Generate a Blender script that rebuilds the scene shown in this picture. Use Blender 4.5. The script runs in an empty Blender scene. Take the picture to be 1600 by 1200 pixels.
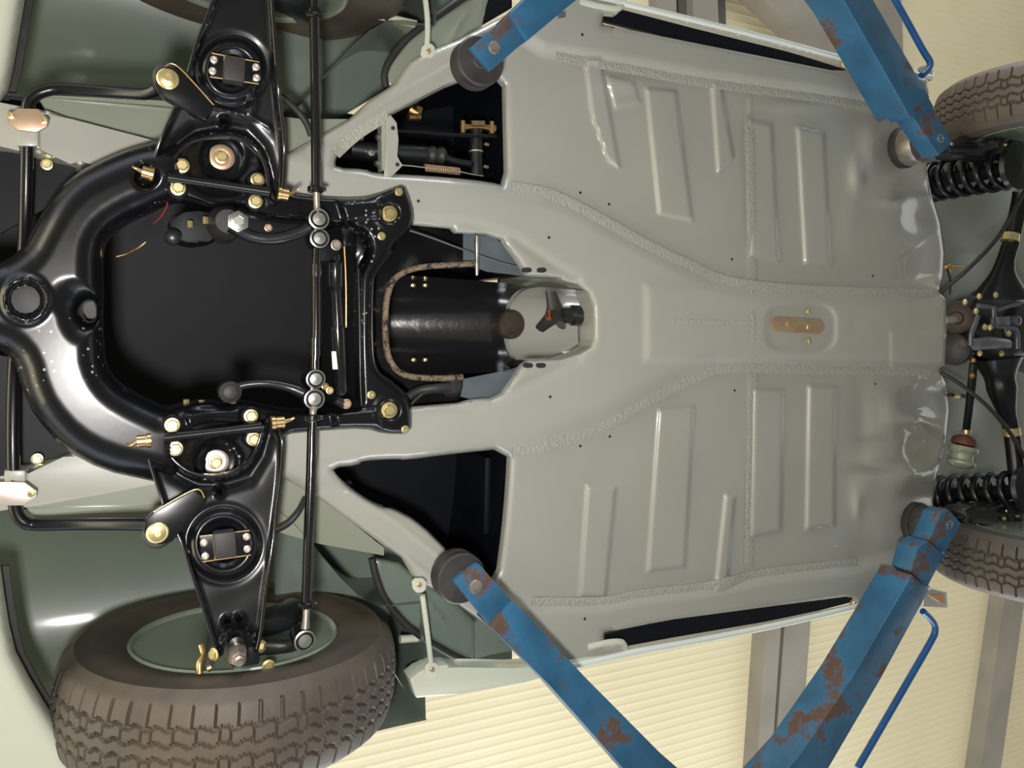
import bpy, bmesh, math, random
import numpy as np
from mathutils import Vector, Matrix
from mathutils.geometry import delaunay_2d_cdt
random.seed(7)
rng = np.random.RandomState(5)

# ------------------------------------------------------------------ camera
FPX, CX, CY = 1200.0, 800.0, 515.0
TH, RO = math.radians(26.5), math.radians(1.25)
CAM = Vector((0.0, 0.03, 0.40))
F0 = 2.0                                   # height of the car's floor pan over the ground
vv = Vector((math.sin(TH), 0, math.cos(TH)))
r0 = Vector((math.cos(TH), 0, -math.sin(TH)))
u0 = Vector((0, -1, 0))
rr = r0*math.cos(RO) + u0*math.sin(RO)
uu = u0*math.cos(RO) - r0*math.sin(RO)
scn = bpy.context.scene
cam = bpy.data.cameras.new('camera')
cam.sensor_fit = 'HORIZONTAL'; cam.sensor_width = 36; cam.lens = 36*FPX/1600
cam.shift_y = (CY-600)/1600
cam.clip_start = 0.02; cam.clip_end = 100
camo = bpy.data.objects.new('camera', cam)
scn.collection.objects.link(camo)
camo.matrix_world = Matrix(((rr.x, uu.x, -vv.x, CAM.x), (rr.y, uu.y, -vv.y, CAM.y), (rr.z, uu.z, -vv.z, CAM.z), (0, 0, 0, 1)))
scn.camera = camo

# ------------------------------------------------------------------ light and exposure
scn.view_settings.view_transform = 'Standard'
scn.view_settings.look = 'None'
scn.view_settings.gamma = 1
scn.view_settings.exposure = 0.14
w = bpy.data.worlds.new('world'); scn.world = w; w.use_nodes = True
w.node_tree.nodes['Background'].inputs[0].default_value = (0.80, 0.88, 1.0, 1)
w.node_tree.nodes['Background'].inputs[1].default_value = 1.7

def area(name, loc, target, sx, sy, power, col=(1, 1, 1)):
    l = bpy.data.lights.new(name, 'AREA'); l.shape = 'RECTANGLE'; l.size = sx; l.size_y = sy
    l.energy = power; l.color = col
    o = bpy.data.objects.new(name, l); scn.collection.objects.link(o)
    o.location = loc
    o.rotation_euler = (Vector(target)-Vector(loc)).to_track_quat('-Z', 'Y').to_euler()
    return o
area('camera_flash', CAM - uu*0.15 - rr*0.06 - vv*0.05, CAM+vv*2, 0.12, 0.09, 29, (1, 0.97, 0.93))
area('daylight_door_right', (2.0, 6.8, 1.9), (1.5, 0, 2.0), 5.5, 3.0, 420, (0.86, 0.93, 1))
area('daylight_door_left', (1.5, -6.8, 1.9), (1.5, 0, 2.0), 5.5, 3.0, 360, (0.9, 0.95, 1))
area('ceiling_fill_right', (5.0, 6.6, 2.6), (5.0, 1.0, 5.5), 6.0, 1.6, 88, (1, 0.97, 0.88))  # added fill light aimed upward to brighten the ceiling, not a window
area('ceiling_fill_left', (5.0, -6.6, 2.6), (5.0, -1.0, 5.5), 6.0, 1.6, 25, (1, 0.95, 0.85))  # weaker added fill for the other half of the ceiling, not a window
area('rear_window', (10.5, 0.5, 1.5), (1.5, 0, 2.0), 9.0, 2.6, 62, (0.80, 0.90, 1))
area('front_lamp', (-5.2, 0, 1.3), (1.0, 0, 2.0), 6.0, 2.0, 190, (1, 0.84, 0.45))

# ------------------------------------------------------------------ helpers
def P(u, v, h):
    """the point at height h over the car's floor pan that the photograph shows at u, v"""
    d = vv*FPX + rr*(u-CX) + uu*(CY-v)
    t = (F0+h-CAM.z)/d.z
    return CAM + d*t
def PA(u, v, h):
    u = np.asarray(u, float); v = np.asarray(v, float); h = np.broadcast_to(np.asarray(h, float), u.shape)
    d = np.outer(np.ones(u.size), np.array(vv)*FPX) + np.outer(u-CX, np.array(rr)) + np.outer(CY-v, np.array(uu))
    t = (F0+h-CAM.z)/d[:, 2]
    return np.array(CAM)[None] + d*t[:, None]
def mpp(u, v, h):
    return (P(u+1, v, h)-P(u, v, h)).length*0.5 + (P(u, v+1, h)-P(u, v, h)).length*0.5

def ss(x):
    x = np.clip(x, 0.0, 1.0)*1.0; return x*x*(3-2*x)
def segdist(pu, pv, poly, closed=True):
    poly = np.asarray(poly, float)
    a = poly; b = np.roll(poly, -1, 0)
    if not closed: a = a[:-1]; b = b[:-1]
    out = np.full(pu.shape, 1e9)
    for i in range(len(a)):
        dx, dy = b[i]-a[i]; L = dx*dx+dy*dy+1e-12
        t = np.clip(((pu-a[i][0])*dx+(pv-a[i][1])*dy)/L, 0, 1)
        out = np.minimum(out, np.hypot(pu-a[i][0]-t*dx, pv-a[i][1]-t*dy))
    return out
def inside(pu, pv, poly):
    poly = np.asarray(poly, float); c = np.zeros(pu.shape, bool)
    n = len(poly)
    for i in range(n):
        x1, y1 = poly[i]; x2, y2 = poly[(i+1) % n]
        if y1 == y2: continue
        c ^= ((y1 > pv) != (y2 > pv)) & (pu < (x2-x1)*(pv-y1)/(y2-y1)+x1)
    return c
def sdist(pu, pv, poly):
    d = segdist(pu, pv, poly)
    return np.where(inside(pu, pv, poly), d, -d)
def catmull(pts, n, closed):
    pts = [np.array(p, float) for p in pts]; N = len(pts); out = []
    rng_ = range(N if closed else N-1)
    for i in rng_:
        if closed: p0, p1, p2, p3 = pts[i-1], pts[i], pts[(i+1) % N], pts[(i+2) % N]
        else: p0, p1, p2, p3 = pts[max(i-1, 0)], pts[i], pts[i+1], pts[min(i+2, N-1)]
        for k in range(n):
            t = k/n
            out.append(0.5*((2*p1)+(-p0+p2)*t+(2*p0-5*p1+4*p2-p3)*t*t+(-p0+3*p1-3*p2+p3)*t**3))
    if not closed: out.append(pts[-1])
    return out
def resample(poly, step):
    out = []; n = len(poly)
    for i in range(n):
        a = np.array(poly[i], float); b = np.array(poly[(i+1) % n], float)
        k = max(1, int(np.hypot(*(b-a))/step+0.5))
        for j in range(k): out.append(tuple(a+(b-a)*j/k))
    return out
def smooth_poly(poly, it=1):
    for _ in range(it):
        o = []; n = len(poly)
        for i in range(n):
            a = np.array(poly[i], float); b = np.array(poly[(i+1) % n], float)
            o += [tuple(a*.75+b*.25), tuple(a*.25+b*.75)]
        poly = o
    return poly

WL = {}
def empty(name, loc, parent=None):
    o = bpy.data.objects.new(name, None); scn.collection.objects.link(o)
    o.empty_display_size = 0.1
    WL[o.name] = Vector(loc)
    if parent: o.parent = parent; o.location = Vector(loc)-WL[parent.name]
    else: o.location = loc
    return o
def mo(name, verts, faces, mat, parent=None, angle=38, smooth=True, label=None, recalc=False):
    verts = np.asarray([tuple(v) for v in verts], float) if not isinstance(verts, np.ndarray) else verts
    c = (verts.min(0)+verts.max(0))/2
    me = bpy.data.meshes.new(name)
    me.from_pydata((verts-c).tolist(), [], faces)
    if recalc or angle:
        bm = bmesh.new(); bm.from_mesh(me)
        if recalc: bmesh.ops.recalc_face_normals(bm, faces=bm.faces)
        lim = math.radians(angle or 180)
        for f in bm.faces: f.smooth = smooth
        for e in bm.edges:
            if len(e.link_faces) == 2 and e.calc_face_angle(0) > lim: e.smooth = False
        bm.to_mesh(me); bm.free()
    me.materials.append(mat)
    o = bpy.data.objects.new(name, me); scn.collection.objects.link(o)
    c = Vector(c); WL[o.name] = c
    if parent: o.parent = parent; o.location = c-WL[parent.name]
    else: o.location = c
    if label: o['label'] = label
    return o
def tag(o, label=None, cat=None, group=None, kind=None):
    if label: o['label'] = label
    if cat: o['category'] = cat
    if group: o['group'] = group
    if kind: o['kind'] = kind
    return o
class MB:
    def __init__(s): s.v = []; s.f = []
    def add(s, V, Fc):
        b = len(s.v); s.v += [tuple(x) for x in V]; s.f += [tuple(i+b for i in f) for f in Fc]
    def build(s, name, mat, parent=None, **k): return mo(name, s.v, s.f, mat, parent, recalc=True, **k)

def frame(ax):
    ax = Vector(ax).normalized()
    t = Vector((1, 0, 0)) if abs(ax.x) < 0.8 else Vector((0, 1, 0))
    a = ax.cross(t).normalized(); b = ax.cross(a).normalized()
    return ax, a, b
def g_lathe(org, ax, prof, n=28, phase=0.0, hexa=False):
    ax, a, b = frame(ax); org = Vector(org); V = []; Fc = []
    m = len(prof)
    for i in range(n):
        t = 2*math.pi*i/n+phase
        d = a*math.cos(t)+b*math.sin(t)
        for (r, z) in prof: V.append(org+ax*z+d*r)
    for i in range(n):
        j = (i+1) % n
        for k in range(m-1): Fc.append((i*m+k, j*m+k, j*m+k+1, i*m+k+1))
    if prof[0][0] > 1e-6: Fc.append(tuple(i*m for i in range(n))[::-1])
    if prof[-1][0] > 1e-6: Fc.append(tuple(i*m+m-1 for i in range(n)))
    return V, Fc
def g_tube(pts, rad, n=12, sub=6, closed=False, flat=1.0):
    pts = [tuple(p) for p in pts]
    if not hasattr(rad, '__len__'): rad = [rad]*len(pts)
    q = [p+(r,) for p, r in zip(pts, rad)]
    q = catmull(q, sub, closed) if (len(pts) > 2 and sub > 1) else [np.array(x) for x in q]
    V = []; Fc = []; N = len(q); prev = None
    for i in range(N):
        p = Vector(q[i][:3])
        t = (Vector(q[min(i+1, N-1)][:3])-Vector(q[max(i-1, 0)][:3]))
        if closed: t = Vector(q[(i+1) % N][:3])-Vector(q[i-1][:3])
        t.normalize()
        if prev is None:
            _, a, b = frame(t)
            if flat != 1.0:
                a = Vector((0, 0, 1)) - t*t.z; a.normalize(); b = t.cross(a)
        else:
            a = prev - t*prev.dot(t); a.normalize(); b = t.cross(a)
        prev = a; r = q[i][3]
        for k in range(n):
            th = 2*math.pi*k/n
            V.append(p+a*math.cos(th)*r*flat+b*math.sin(th)*r)
    for i in range(N if closed else N-1):
        j = (i+1) % N
        for k in range(n):
            l = (k+1) % n
            Fc.append((i*n+k, i*n+l, j*n+l, j*n+k))
    if not closed:
        Fc.append(tuple(range(n))[::-1]); Fc.append(tuple((N-1)*n+k for k in range(n)))
    return V, Fc
def lathe(name, org, ax, prof, mat, parent, n=28, **k):
    V, Fc = g_lathe(org, ax, prof, n); return mo(name, V, Fc, mat, parent, recalc=True, **k)
def tube(name, pts, rad, mat, parent, n=12, sub=6, flat=1.0, **k):
    V, Fc = g_tube(pts, rad, n, sub, False, flat); return mo(name, V, Fc, mat, parent, recalc=True, **k)
def ptube(name, pts, rad, mat, parent, **k):
    return tube(name, [P(*p) for p in pts], rad, mat, parent, **k)
def g_prism(outline, h, thick, bev=0.0, smooth=0):
    """outline in photo pixels, underside at height h, extruded upward"""
    o = smooth_poly(outline, smooth) if smooth else outline
    B = [P(u, v, h(u, v) if callable(h) else h) for u, v in o]
    n = len(B)
    T = [p+Vector((0, 0, thick)) for p in B]
    V = B+T; Fc = [tuple(range(n)), tuple(range(2*n-1, n-1, -1))]
    for i in range(n): j = (i+1) % n; Fc.append((i, j, n+j, n+i))
    if bev:
        bm = bmesh.new(); vs = [bm.verts.new(p) for p in V]
        for f in Fc: bm.faces.new([vs[i] for i in f])
        bmesh.ops.bevel(bm, geom=list(bm.edges), offset=bev, segments=2, affect='EDGES', profile=0.6)
        bm.verts.index_update()
        V = [v.co.copy() for v in bm.verts]; Fc = [tuple(v.index for v in f.verts) for f in bm.faces]; bm.free()
    return V, Fc
def prism(name, outline, h, thick, mat, parent, bev=0.0, smooth=0, **k):
    V, Fc = g_prism(outline, h, thick, bev, smooth); return mo(name, V, Fc, mat, parent, recalc=True, **k)
def g_box(c, s, rot=None):
    c = Vector(c); V = []
    for x in (-1, 1):
        for y in (-1, 1):
            for z in (-1, 1):
                d = Vector((x*s[0]/2, y*s[1]/2, z*s[2]/2))
                if rot is not None: d = rot @ d
                V.append(c+d)
    return V, [(0, 1, 3, 2), (4, 6, 7, 5), (0, 4, 5, 1), (2, 3, 7, 6), (0, 2, 6, 4), (1, 5, 7, 3)]
def box(name, c, s, mat, parent=None, rot=None, bev=0.0, **k):
    V, Fc = g_box(c, s, rot)
    if bev:
        bm = bmesh.new(); vs = [bm.verts.new(p) for p in V]
        for f in Fc: bm.faces.new([vs[i] for i in f])
        bmesh.ops.bevel(bm, geom=list(bm.edges), offset=bev, segments=2, affect='EDGES', profile=0.6)
        bm.verts.index_update()
        V = [v.co.copy() for v in bm.verts]; Fc = [tuple(v.index for v in f.verts) for f in bm.faces]; bm.free()
    return mo(name, V, Fc, mat, parent, recalc=True, **k)

def sheet(name, outline, h, mat, parent, holes=(), step=4.0, relief=None, thick=0.003, back=False, rnd=0, label=None, angle=60):
    """pressed sheet metal: outline and holes, height field, flanged edge"""
    o = smooth_poly(outline, rnd) if rnd else outline
    loops = [resample(o, step)] + [resample(hh, step) for hh in holes]
    pts = []; edges = []
    for L in loops:
        b = len(pts); n = len(L); pts += L
        edges += [(b+i, b+(i+1) % n) for i in range(n)]
    nb = len(pts)
    A = np.array(outline, float)
    gu, gv = np.meshgrid(np.arange(A[:, 0].min(), A[:, 0].max(), step), np.arange(A[:, 1].min(), A[:, 1].max(), step))
    gu = gu.copy(); gu[1::2] += step/2
    gu = gu.ravel(); gv = gv.ravel()
    ok = inside(gu, gv, loops[0])
    for L in loops[1:]: ok &= ~inside(gu, gv, L)
    gu, gv = gu[ok], gv[ok]
    dd = np.full(gu.shape, 1e9)
    for L in loops: dd = np.minimum(dd, segdist(gu, gv, L))
    ok = dd > step*0.55; gu, gv = gu[ok], gv[ok]
    allp = [Vector(p) for p in pts]+[Vector((a, b)) for a, b in zip(gu, gv)]
    res = delaunay_2d_cdt(allp, edges, [], 0, 1e-5)
    V2 = np.array([tuple(p) for p in res[0]], float); T = np.array([tuple(f) for f in res[2] if len(f) == 3])
    cu = V2[T].mean(1)
    ok = inside(cu[:, 0], cu[:, 1], loops[0])
    for L in loops[1:]: ok &= ~inside(cu[:, 0], cu[:, 1], L)
    T = T[ok]
    U, Vp = V2[:, 0], V2[:, 1]
    D = np.full(U.shape, 1e9)
    for L in loops: D = np.minimum(D, segdist(U, Vp, L))
    hz = h(U, Vp)*1.0 + U*0 if callable(h) else np.full(U.shape, float(h))
    if relief is not None: hz = hz + relief(U, Vp, D)
    X = PA(U, Vp, hz)
    used = {}
    for t in T:
        for a, b in ((t[0], t[1]), (t[1], t[2]), (t[2], t[0])):
            k = (a, b) if a < b else (b, a)
            used.setdefault(k, []).append((a, b))
    faces = [tuple(int(i) for i in t) for t in T]
    N = len(X); verts = [X]
    bd = [v[0] for v in used.values() if len(v) == 1]
    if back:
        verts.append(X+np.array([0, 0, thick])); faces += [(f[2]+N, f[1]+N, f[0]+N) for f in faces]
        for a, b in bd: faces.append((int(b), int(a), int(a)+N, int(b)+N))
    else:
        ids = sorted({int(i) for e in bd for i in e}); mp = {i: N+k for k, i in enumerate(ids)}
        th_ = thick(U[ids], Vp[ids]) if callable(thick) else np.full(len(ids), float(thick))
        verts.append(X[ids]+np.stack([th_*0, th_*0, th_], 1))
        for a, b in bd: a, b = int(a), int(b); faces.append((b, a, mp[a], mp[b]))
    return mo(name, np.vstack(verts), faces, mat, parent, angle=angle, recalc=True, label=label)

def rnded(D, w, d):  # rounded shoulder: edge stays up, inside comes down by d
    x = 1-np.clip(D/w, 0, 1)
    return -d*np.sqrt(np.clip(1-x*x, 0, 1))
def ring(U, V, c, r, w, d, ey=1.0):
    q = np.hypot(U-c[0], (V-c[1])/ey); return -d*np.exp(-((q-r)/w)**2)
def disc(U, V, c, r, soft, d, ey=1.0):
    q = np.hypot(U-c[0], (V-c[1])/ey); return -d*ss((r+soft-q)/(2*soft))
def padp(U, V, poly, soft, d):
    return -d*ss((sdist(U, V, poly)+soft)/(2*soft))

# ------------------------------------------------------------------ materials
def nt(name):
    m = bpy.data.materials.new(name); m.use_nodes = True
    return m, m.node_tree.nodes, m.node_tree.links, m.node_tree.nodes['Principled BSDF']
def mat(name, col, rough=0.4, metal=0.0, coat=0.0, coatr=0.08, var=0.0, vscale=6.0, bump=0.0, bscale=200.0, col2=None, cover=0.5, c2scale=8.0, sharp=0.06, spec=0.5, rough2=None):
    m, N, L, B = nt(name)
    B.inputs['Base Color'].default_value = (*col, 1); B.inputs['Roughness'].default_value = rough
    B.inputs['Metallic'].default_value = metal; B.inputs['Coat Weight'].default_value = coat
    B.inputs['Coat Roughness'].default_value = coatr; B.inputs['Specular IOR Level'].default_value = spec
    tc = N.new('ShaderNodeTexCoord')
    last = None
    if var:
        n = N.new('ShaderNodeTexNoise'); n.inputs['Scale'].default_value = vscale; n.inputs['Detail'].default_value = 5
        L.new(tc.outputs['Object'], n.inputs['Vector'])
        r = N.new('ShaderNodeValToRGB'); r.color_ramp.elements[0].position = 0.3; r.color_ramp.elements[1].position = 0.7
        r.color_ramp.elements[0].color = (*[c*(1-var) for c in col], 1); r.color_ramp.elements[1].color = (*[min(1, c*(1+var)) for c in col], 1)
        L.new(n.outputs['Fac'], r.inputs[0]); L.new(r.outputs[0], B.inputs['Base Color']); last = r.outputs[0]
    if col2:
        n = N.new('ShaderNodeTexNoise'); n.inputs['Scale'].default_value = c2scale; n.inputs['Detail'].default_value = 8; n.inputs['Roughness'].default_value = 0.65
        L.new(tc.outputs['Object'], n.inputs['Vector'])
        r = N.new('ShaderNodeValToRGB'); p = 0.5+(0.5-cover)*0.5
        r.color_ramp.elements[0].position = max(0, p-sharp); r.color_ramp.elements[1].position = min(1, p+sharp)
        L.new(n.outputs['Fac'], r.inputs[0])
        mx = N.new('ShaderNodeMix'); mx.data_type = 'RGBA'
        L.new(r.outputs[0], mx.inputs['Factor'])
        if last: L.new(last, mx.inputs['A'])
        else: mx.inputs['A'].default_value = (*col, 1)
        mx.inputs['B'].default_value = (*col2, 1)
        L.new(mx.outputs['Result'], B.inputs['Base Color'])
        if rough2 is not None:
            mr = N.new('ShaderNodeMapRange'); mr.inputs['To Min'].default_value = rough; mr.inputs['To Max'].default_value = rough2
            L.new(r.outputs[0], mr.inputs['Value']); L.new(mr.outputs[0], B.inputs['Roughness'])
    if bump:
        n = N.new('ShaderNodeTexNoise'); n.inputs['Scale'].default_value = bscale; n.inputs['Detail'].default_value = 3
        L.new(tc.outputs['Object'], n.inputs['Vector'])
        b = N.new('ShaderNodeBump'); b.inputs['Strength'].default_value = bump; b.inputs['Distance'].default_value = 0.002 if bump < .9 else 0.005
        L.new(n.outputs['Fac'], b.inputs['Height']); L.new(b.outputs[0], B.inputs['Normal'])
    return m
M = {}
M['paint'] = mat('grey_underbody_paint', (0.375, 0.371, 0.325), 0.38, coat=0.8, coatr=0.06, var=0.03, vscale=3, bump=0.04, bscale=350)
M['seam'] = mat('stippled_seam_sealer', (0.39, 0.385, 0.33), 0.3, coat=0.6, coatr=0.1, bump=1.0, bscale=160)
M['side'] = mat('pale_body_paint', (0.56, 0.58, 0.47), 0.3, coat=0.8, coatr=0.05)
M['green'] = mat('green_grey_wheelhouse_paint', (0.135, 0.17, 0.14), 0.42, coat=0.5, coatr=0.12, var=0.08, vscale=4)
M['greenl'] = mat('light_green_grey_paint', (0.24, 0.26, 0.20), 0.38, coat=0.5, coatr=0.1, var=0.05, vscale=5)
M['rearp'] = mat('grey_green_boot_floor_paint', (0.21, 0.225, 0.19), 0.42, coat=0.5, coatr=0.12, var=0.08, vscale=5)
M['black'] = mat('gloss_black_enamel', (0.0045, 0.0048, 0.006), 0.30, coat=0.15, coatr=0.12, bump=0.02, bscale=60, spec=0.35)
M['blackgl'] = mat('polished_black_edge', (0.006, 0.006, 0.007), 0.14, coat=0.6, coatr=0.05)
M['blackspk'] = mat('gloss_black_enamel_with_paint_specks', (0.0045, 0.0048, 0.006), 0.27, coat=0.12, coatr=0.12, bump=0.03, bscale=60, spec=0.32)
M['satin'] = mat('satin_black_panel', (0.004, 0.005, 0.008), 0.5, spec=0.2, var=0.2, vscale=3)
M['blackr'] = mat('black_wrinkle_paint', (0.012, 0.012, 0.013), 0.22, coat=0.6, coatr=0.1, bump=0.35, bscale=45)
M['rubber'] = mat('black_rubber', (0.022, 0.021, 0.020), 0.55, var=0.3, vscale=20)
M['padr'] = mat('worn_rubber_pad', (0.035, 0.031, 0.028), 0.55, var=0.4, vscale=18, bump=0.3, bscale=60)
M['tyre'] = mat('dusty_tyre_rubber', (0.030, 0.027, 0.024), 0.6, var=0.35, vscale=7, col2=(0.11, 0.083, 0.058), cover=0.55, c2scale=5, sharp=0.25, bump=0.1, bscale=250)
M['rim'] = mat('green_grey_rim_paint', (0.20, 0.24, 0.185), 0.3, coat=0.7, coatr=0.08)
M['gold'] = mat('yellow_zinc_bolt', (0.72, 0.60, 0.30), 0.34, 0.85, var=0.15, vscale=60)
M['pink'] = mat('iridescent_zinc_plate', (0.52, 0.30, 0.24), 0.38, 0.6, var=0.1, vscale=12, col2=(0.55, 0.46, 0.26), cover=0.4, c2scale=14, sharp=0.2)
M['pale'] = mat('bright_zinc_plate', (0.80, 0.70, 0.62), 0.34, 0.75, var=0.06, vscale=10)
M['brass'] = mat('brass_bush', (0.60, 0.40, 0.18), 0.3, 0.95, var=0.1, vscale=40)
M['steel'] = mat('bright_steel', (0.62, 0.62, 0.58), 0.28, 0.95, var=0.1, vscale=50)
M['dsteel'] = mat('worn_steel', (0.30, 0.26, 0.22), 0.45, 0.7, var=0.4, vscale=30)
M['rust'] = mat('rusty_brown_metal', (0.05, 0.035, 0.025), 0.6, 0.2, var=0.4, vscale=30)
M['redrust'] = mat('red_brown_rubber_boot', (0.10, 0.035, 0.02), 0.5, var=0.2, vscale=30)
M['blue'] = mat('chipped_blue_paint', (0.022, 0.105, 0.20), 0.45, coat=0.1, var=0.3, vscale=9, col2=(0.095, 0.05, 0.033), cover=0.36, c2scale=8, sharp=0.03, rough2=0.75, bump=0.15, bscale=90)
M['bluet'] = mat('smooth_blue_paint', (0.012, 0.085, 0.26), 0.35, coat=0.3, var=0.2, vscale=20)
M['trim'] = mat('white_trim_paint', (0.72, 0.76, 0.70), 0.15, coat=1.0, coatr=0.03)
M['chrome'] = mat('polished_trim', (0.85, 0.86, 0.86), 0.12, 0.9)
M['sealer'] = mat('tan_joint_sealer', (0.26, 0.19, 0.125), 0.6, var=0.3, vscale=60, col2=(0.02, 0.018, 0.016), cover=0.4, c2scale=60, bump=1, bscale=150)
M['white'] = mat('white_paper_label', (0.8, 0.78, 0.7), 0.6)
M['bluegrey'] = mat('blue_grey_undercoat', (0.10, 0.125, 0.14), 0.4, coat=0.3, var=0.15, vscale=15)
M['cast'] = mat('black_painted_casting', (0.009, 0.010, 0.012), 0.36, coat=0.3, var=0.2, vscale=20, bump=0.2, bscale=80)
M['castl'] = mat('grey_sheen_casting', (0.075, 0.082, 0.10), 0.4, coat=0.3, var=0.2, vscale=20, bump=0.2, bscale=80)
M['red'] = mat('red_wire', (0.3, 0.02, 0.02), 0.4)
M['cable'] = mat('grey_cable', (0.12, 0.12, 0.12), 0.4)
M['beam'] = mat('grey_painted_beam', (0.21, 0.185, 0.145), 0.6, var=0.15, vscale=2)
M['dbeam'] = mat('dark_grey_beam', (0.07, 0.062, 0.05), 0.6, var=0.15, vscale=2)
M['concrete'] = mat('concrete_floor', (0.15, 0.147, 0.135), 0.5, var=0.18, vscale=1.2, bump=0.1, bscale=30)
M['cwall'] = mat('cream_wall', (0.52, 0.46, 0.31), 0.7, var=0.05, vscale=1)
def corrugated():
    m, N, L, B = nt('cream_ribbed_roof_sheet')
    tc = N.new('ShaderNodeTexCoord'); mp = N.new('ShaderNodeMapping')
    mp.inputs['Rotation'].default_value = (0, 0, math.radians(0))
    L.new(tc.outputs['Object'], mp.inputs['Vector'])
    wv = N.new('ShaderNodeTexWave'); wv.bands_direction = 'Y'; wv.inputs['Scale'].default_value = 4.4; wv.wave_profile = 'SIN'
    L.new(mp.outputs[0], wv.inputs['Vector'])
    n = N.new('ShaderNodeTexNoise'); n.inputs['Scale'].default_value = 0.8; L.new(tc.outputs['Object'], n.inputs['Vector'])
    r = N.new('ShaderNodeValToRGB'); r.color_ramp.elements[0].color = (0.50, 0.42, 0.25, 1); r.color_ramp.elements[1].color = (0.62, 0.54, 0.35, 1)
    L.new(n.outputs['Fac'], r.inputs[0]); L.new(r.outputs[0], B.inputs['Base Color'])
    rp = N.new('ShaderNodeMath'); rp.operation = 'POWER'; rp.inputs[1].default_value = 3.0; L.new(wv.outputs['Fac'], rp.inputs[0])
    b = N.new('ShaderNodeBump'); b.inputs['Strength'].default_value = 0.3; b.inputs['Distance'].default_value = 0.010
    L.new(rp.outputs[0], b.inputs['Height']); L.new(b.outputs[0], B.inputs['Normal'])
    B.inputs['Roughness'].default_value = 0.55
    return m
M['corr'] = corrugated()
def specks(m):
    N = m.node_tree.nodes; L = m.node_tree.links; B = N['Principled BSDF']
    tc = N.new('ShaderNodeTexCoord')
    vo = N.new('ShaderNodeTexVoronoi'); vo.inputs['Scale'].default_value = 75; L.new(tc.outputs['Object'], vo.inputs['Vector'])
    n = N.new('ShaderNodeTexNoise'); n.inputs['Scale'].default_value = 5; n.inputs['Detail'].default_value = 4; L.new(tc.outputs['Object'], n.inputs['Vector'])
    r1 = N.new('ShaderNodeValToRGB'); r1.color_ramp.elements[0].position = 0.13; r1.color_ramp.elements[0].color = (1, 1, 1, 1); r1.color_ramp.elements[1].position = 0.20; r1.color_ramp.elements[1].color = (0, 0, 0, 1)
    r2 = N.new('ShaderNodeValToRGB'); r2.color_ramp.elements[0].position = 0.55; r2.color_ramp.elements[1].position = 0.60
    L.new(vo.outputs['Distance'], r1.inputs[0]); L.new(n.outputs['Fac'], r2.inputs[0])
    mm = N.new('ShaderNodeMath'); mm.operation = 'MULTIPLY'; L.new(r1.outputs[0], mm.inputs[0]); L.new(r2.outputs[0], mm.inputs[1])
    mx = N.new('ShaderNodeMix'); mx.data_type = 'RGBA'; mx.inputs['A'].default_value = (0.0045, 0.0048, 0.006, 1); mx.inputs['B'].default_value = (0.35, 0.35, 0.33, 1)
    L.new(mm.outputs[0], mx.inputs['Factor']); L.new(mx.outputs['Result'], B.inputs['Base Color'])
specks(M['blackspk'])

# ------------------------------------------------------------------ workshop
def st(o): o['kind'] = 'structure'; return o
CEIL = 5.5
st(box('floor', (2, 0, -0.05), (20, 16, 0.1), M['concrete'], bev=0))
RZ = Matrix.Rotation(math.radians(-9), 3, 'Z')
st(box('ceiling', (4, 0, CEIL+0.05), (20, 17, 0.1), M['corr'], rot=None, angle=30))
st(box('wall_back', (12, 0, 2.75), (0.2, 16, 5.5), M['cwall']))
st(box('wall_front', (-6, 0, 4.4), (0.2, 16, 2.2), M['cwall']))
st(box('wall_right', (4, 8, 4.6), (16, 0.2, 1.8), M['cwall']))
st(box('wall_left', (4, -8, 4.6), (16, 0.2, 1.8), M['cwall']))
HC = CEIL-F0
def ceil_beam(name, pa, pb, pc, pd, drop, m, thick=None):
    t = thick or drop
    V, Fc = g_prism([pa, pb, pc, pd], HC-drop, t)
    return st(mo(name, V, Fc, m, None, recalc=True, angle=20))
ceil_beam('trim_1', (1203, 900), (1226, 900), (1203, 1230), (1180, 1230), 0.16, M['beam'])
ceil_beam('trim_2', (1232, 900), (1272, 900), (1247, 1230), (1207, 1230), 0.12, M['beam'])
ceil_beam('trim_3', (1222, 900), (1236, 900), (1211, 1230), (1199, 1230), 0.05, M['dbeam'])
ceil_beam('trim_4', (1574, 900), (1606, 900), (1560, 1230), (1528, 1230), 0.16, M['beam'])
ceil_beam('trim_5', (1565, 900), (1574, 900), (1528, 1230), (1519, 1230), 0.05, M['dbeam'])
ceil_beam('trim_6', (1024, -120), (1054, -120), (1058, 60), (1026, 60), 0.10, M['beam'])
ceil_beam('trim_7', (1058, -120), (1074, -120), (1078, 60), (1061, 60), 0.06, M['dbeam'])
ceil_beam('trim_8', (1080, -120), (1116, -120), (1124, 60), (1084, 60), 0.14, M['beam'])
ceil_beam('trim_9', (1116, -120), (1130, -120), (1135, 60), (1124, 60), 0.04, M['dbeam'])
ceil_beam('trim_10', (1040, -120), (1062, -120), (1350, 140), (1330, 150), 0.06, M['dbeam'])
ceil_beam('trim_11', (1064, -120), (1165, -120), (1405, 110), (1345, 140), 0.20, M['beam'])
ceil_beam('trim_12', (1370, -120), (1404, -120), (1412, 100), (1378, 100), 0.10, M['beam'])

# ------------------------------------------------------------------ the car
car = empty('car', (1.3, 0, F0))
tag(car, 'pale grey classic car raised on a workshop lift, freshly painted underbody without engine', 'car')
k = lambda *a, **b: None

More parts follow.
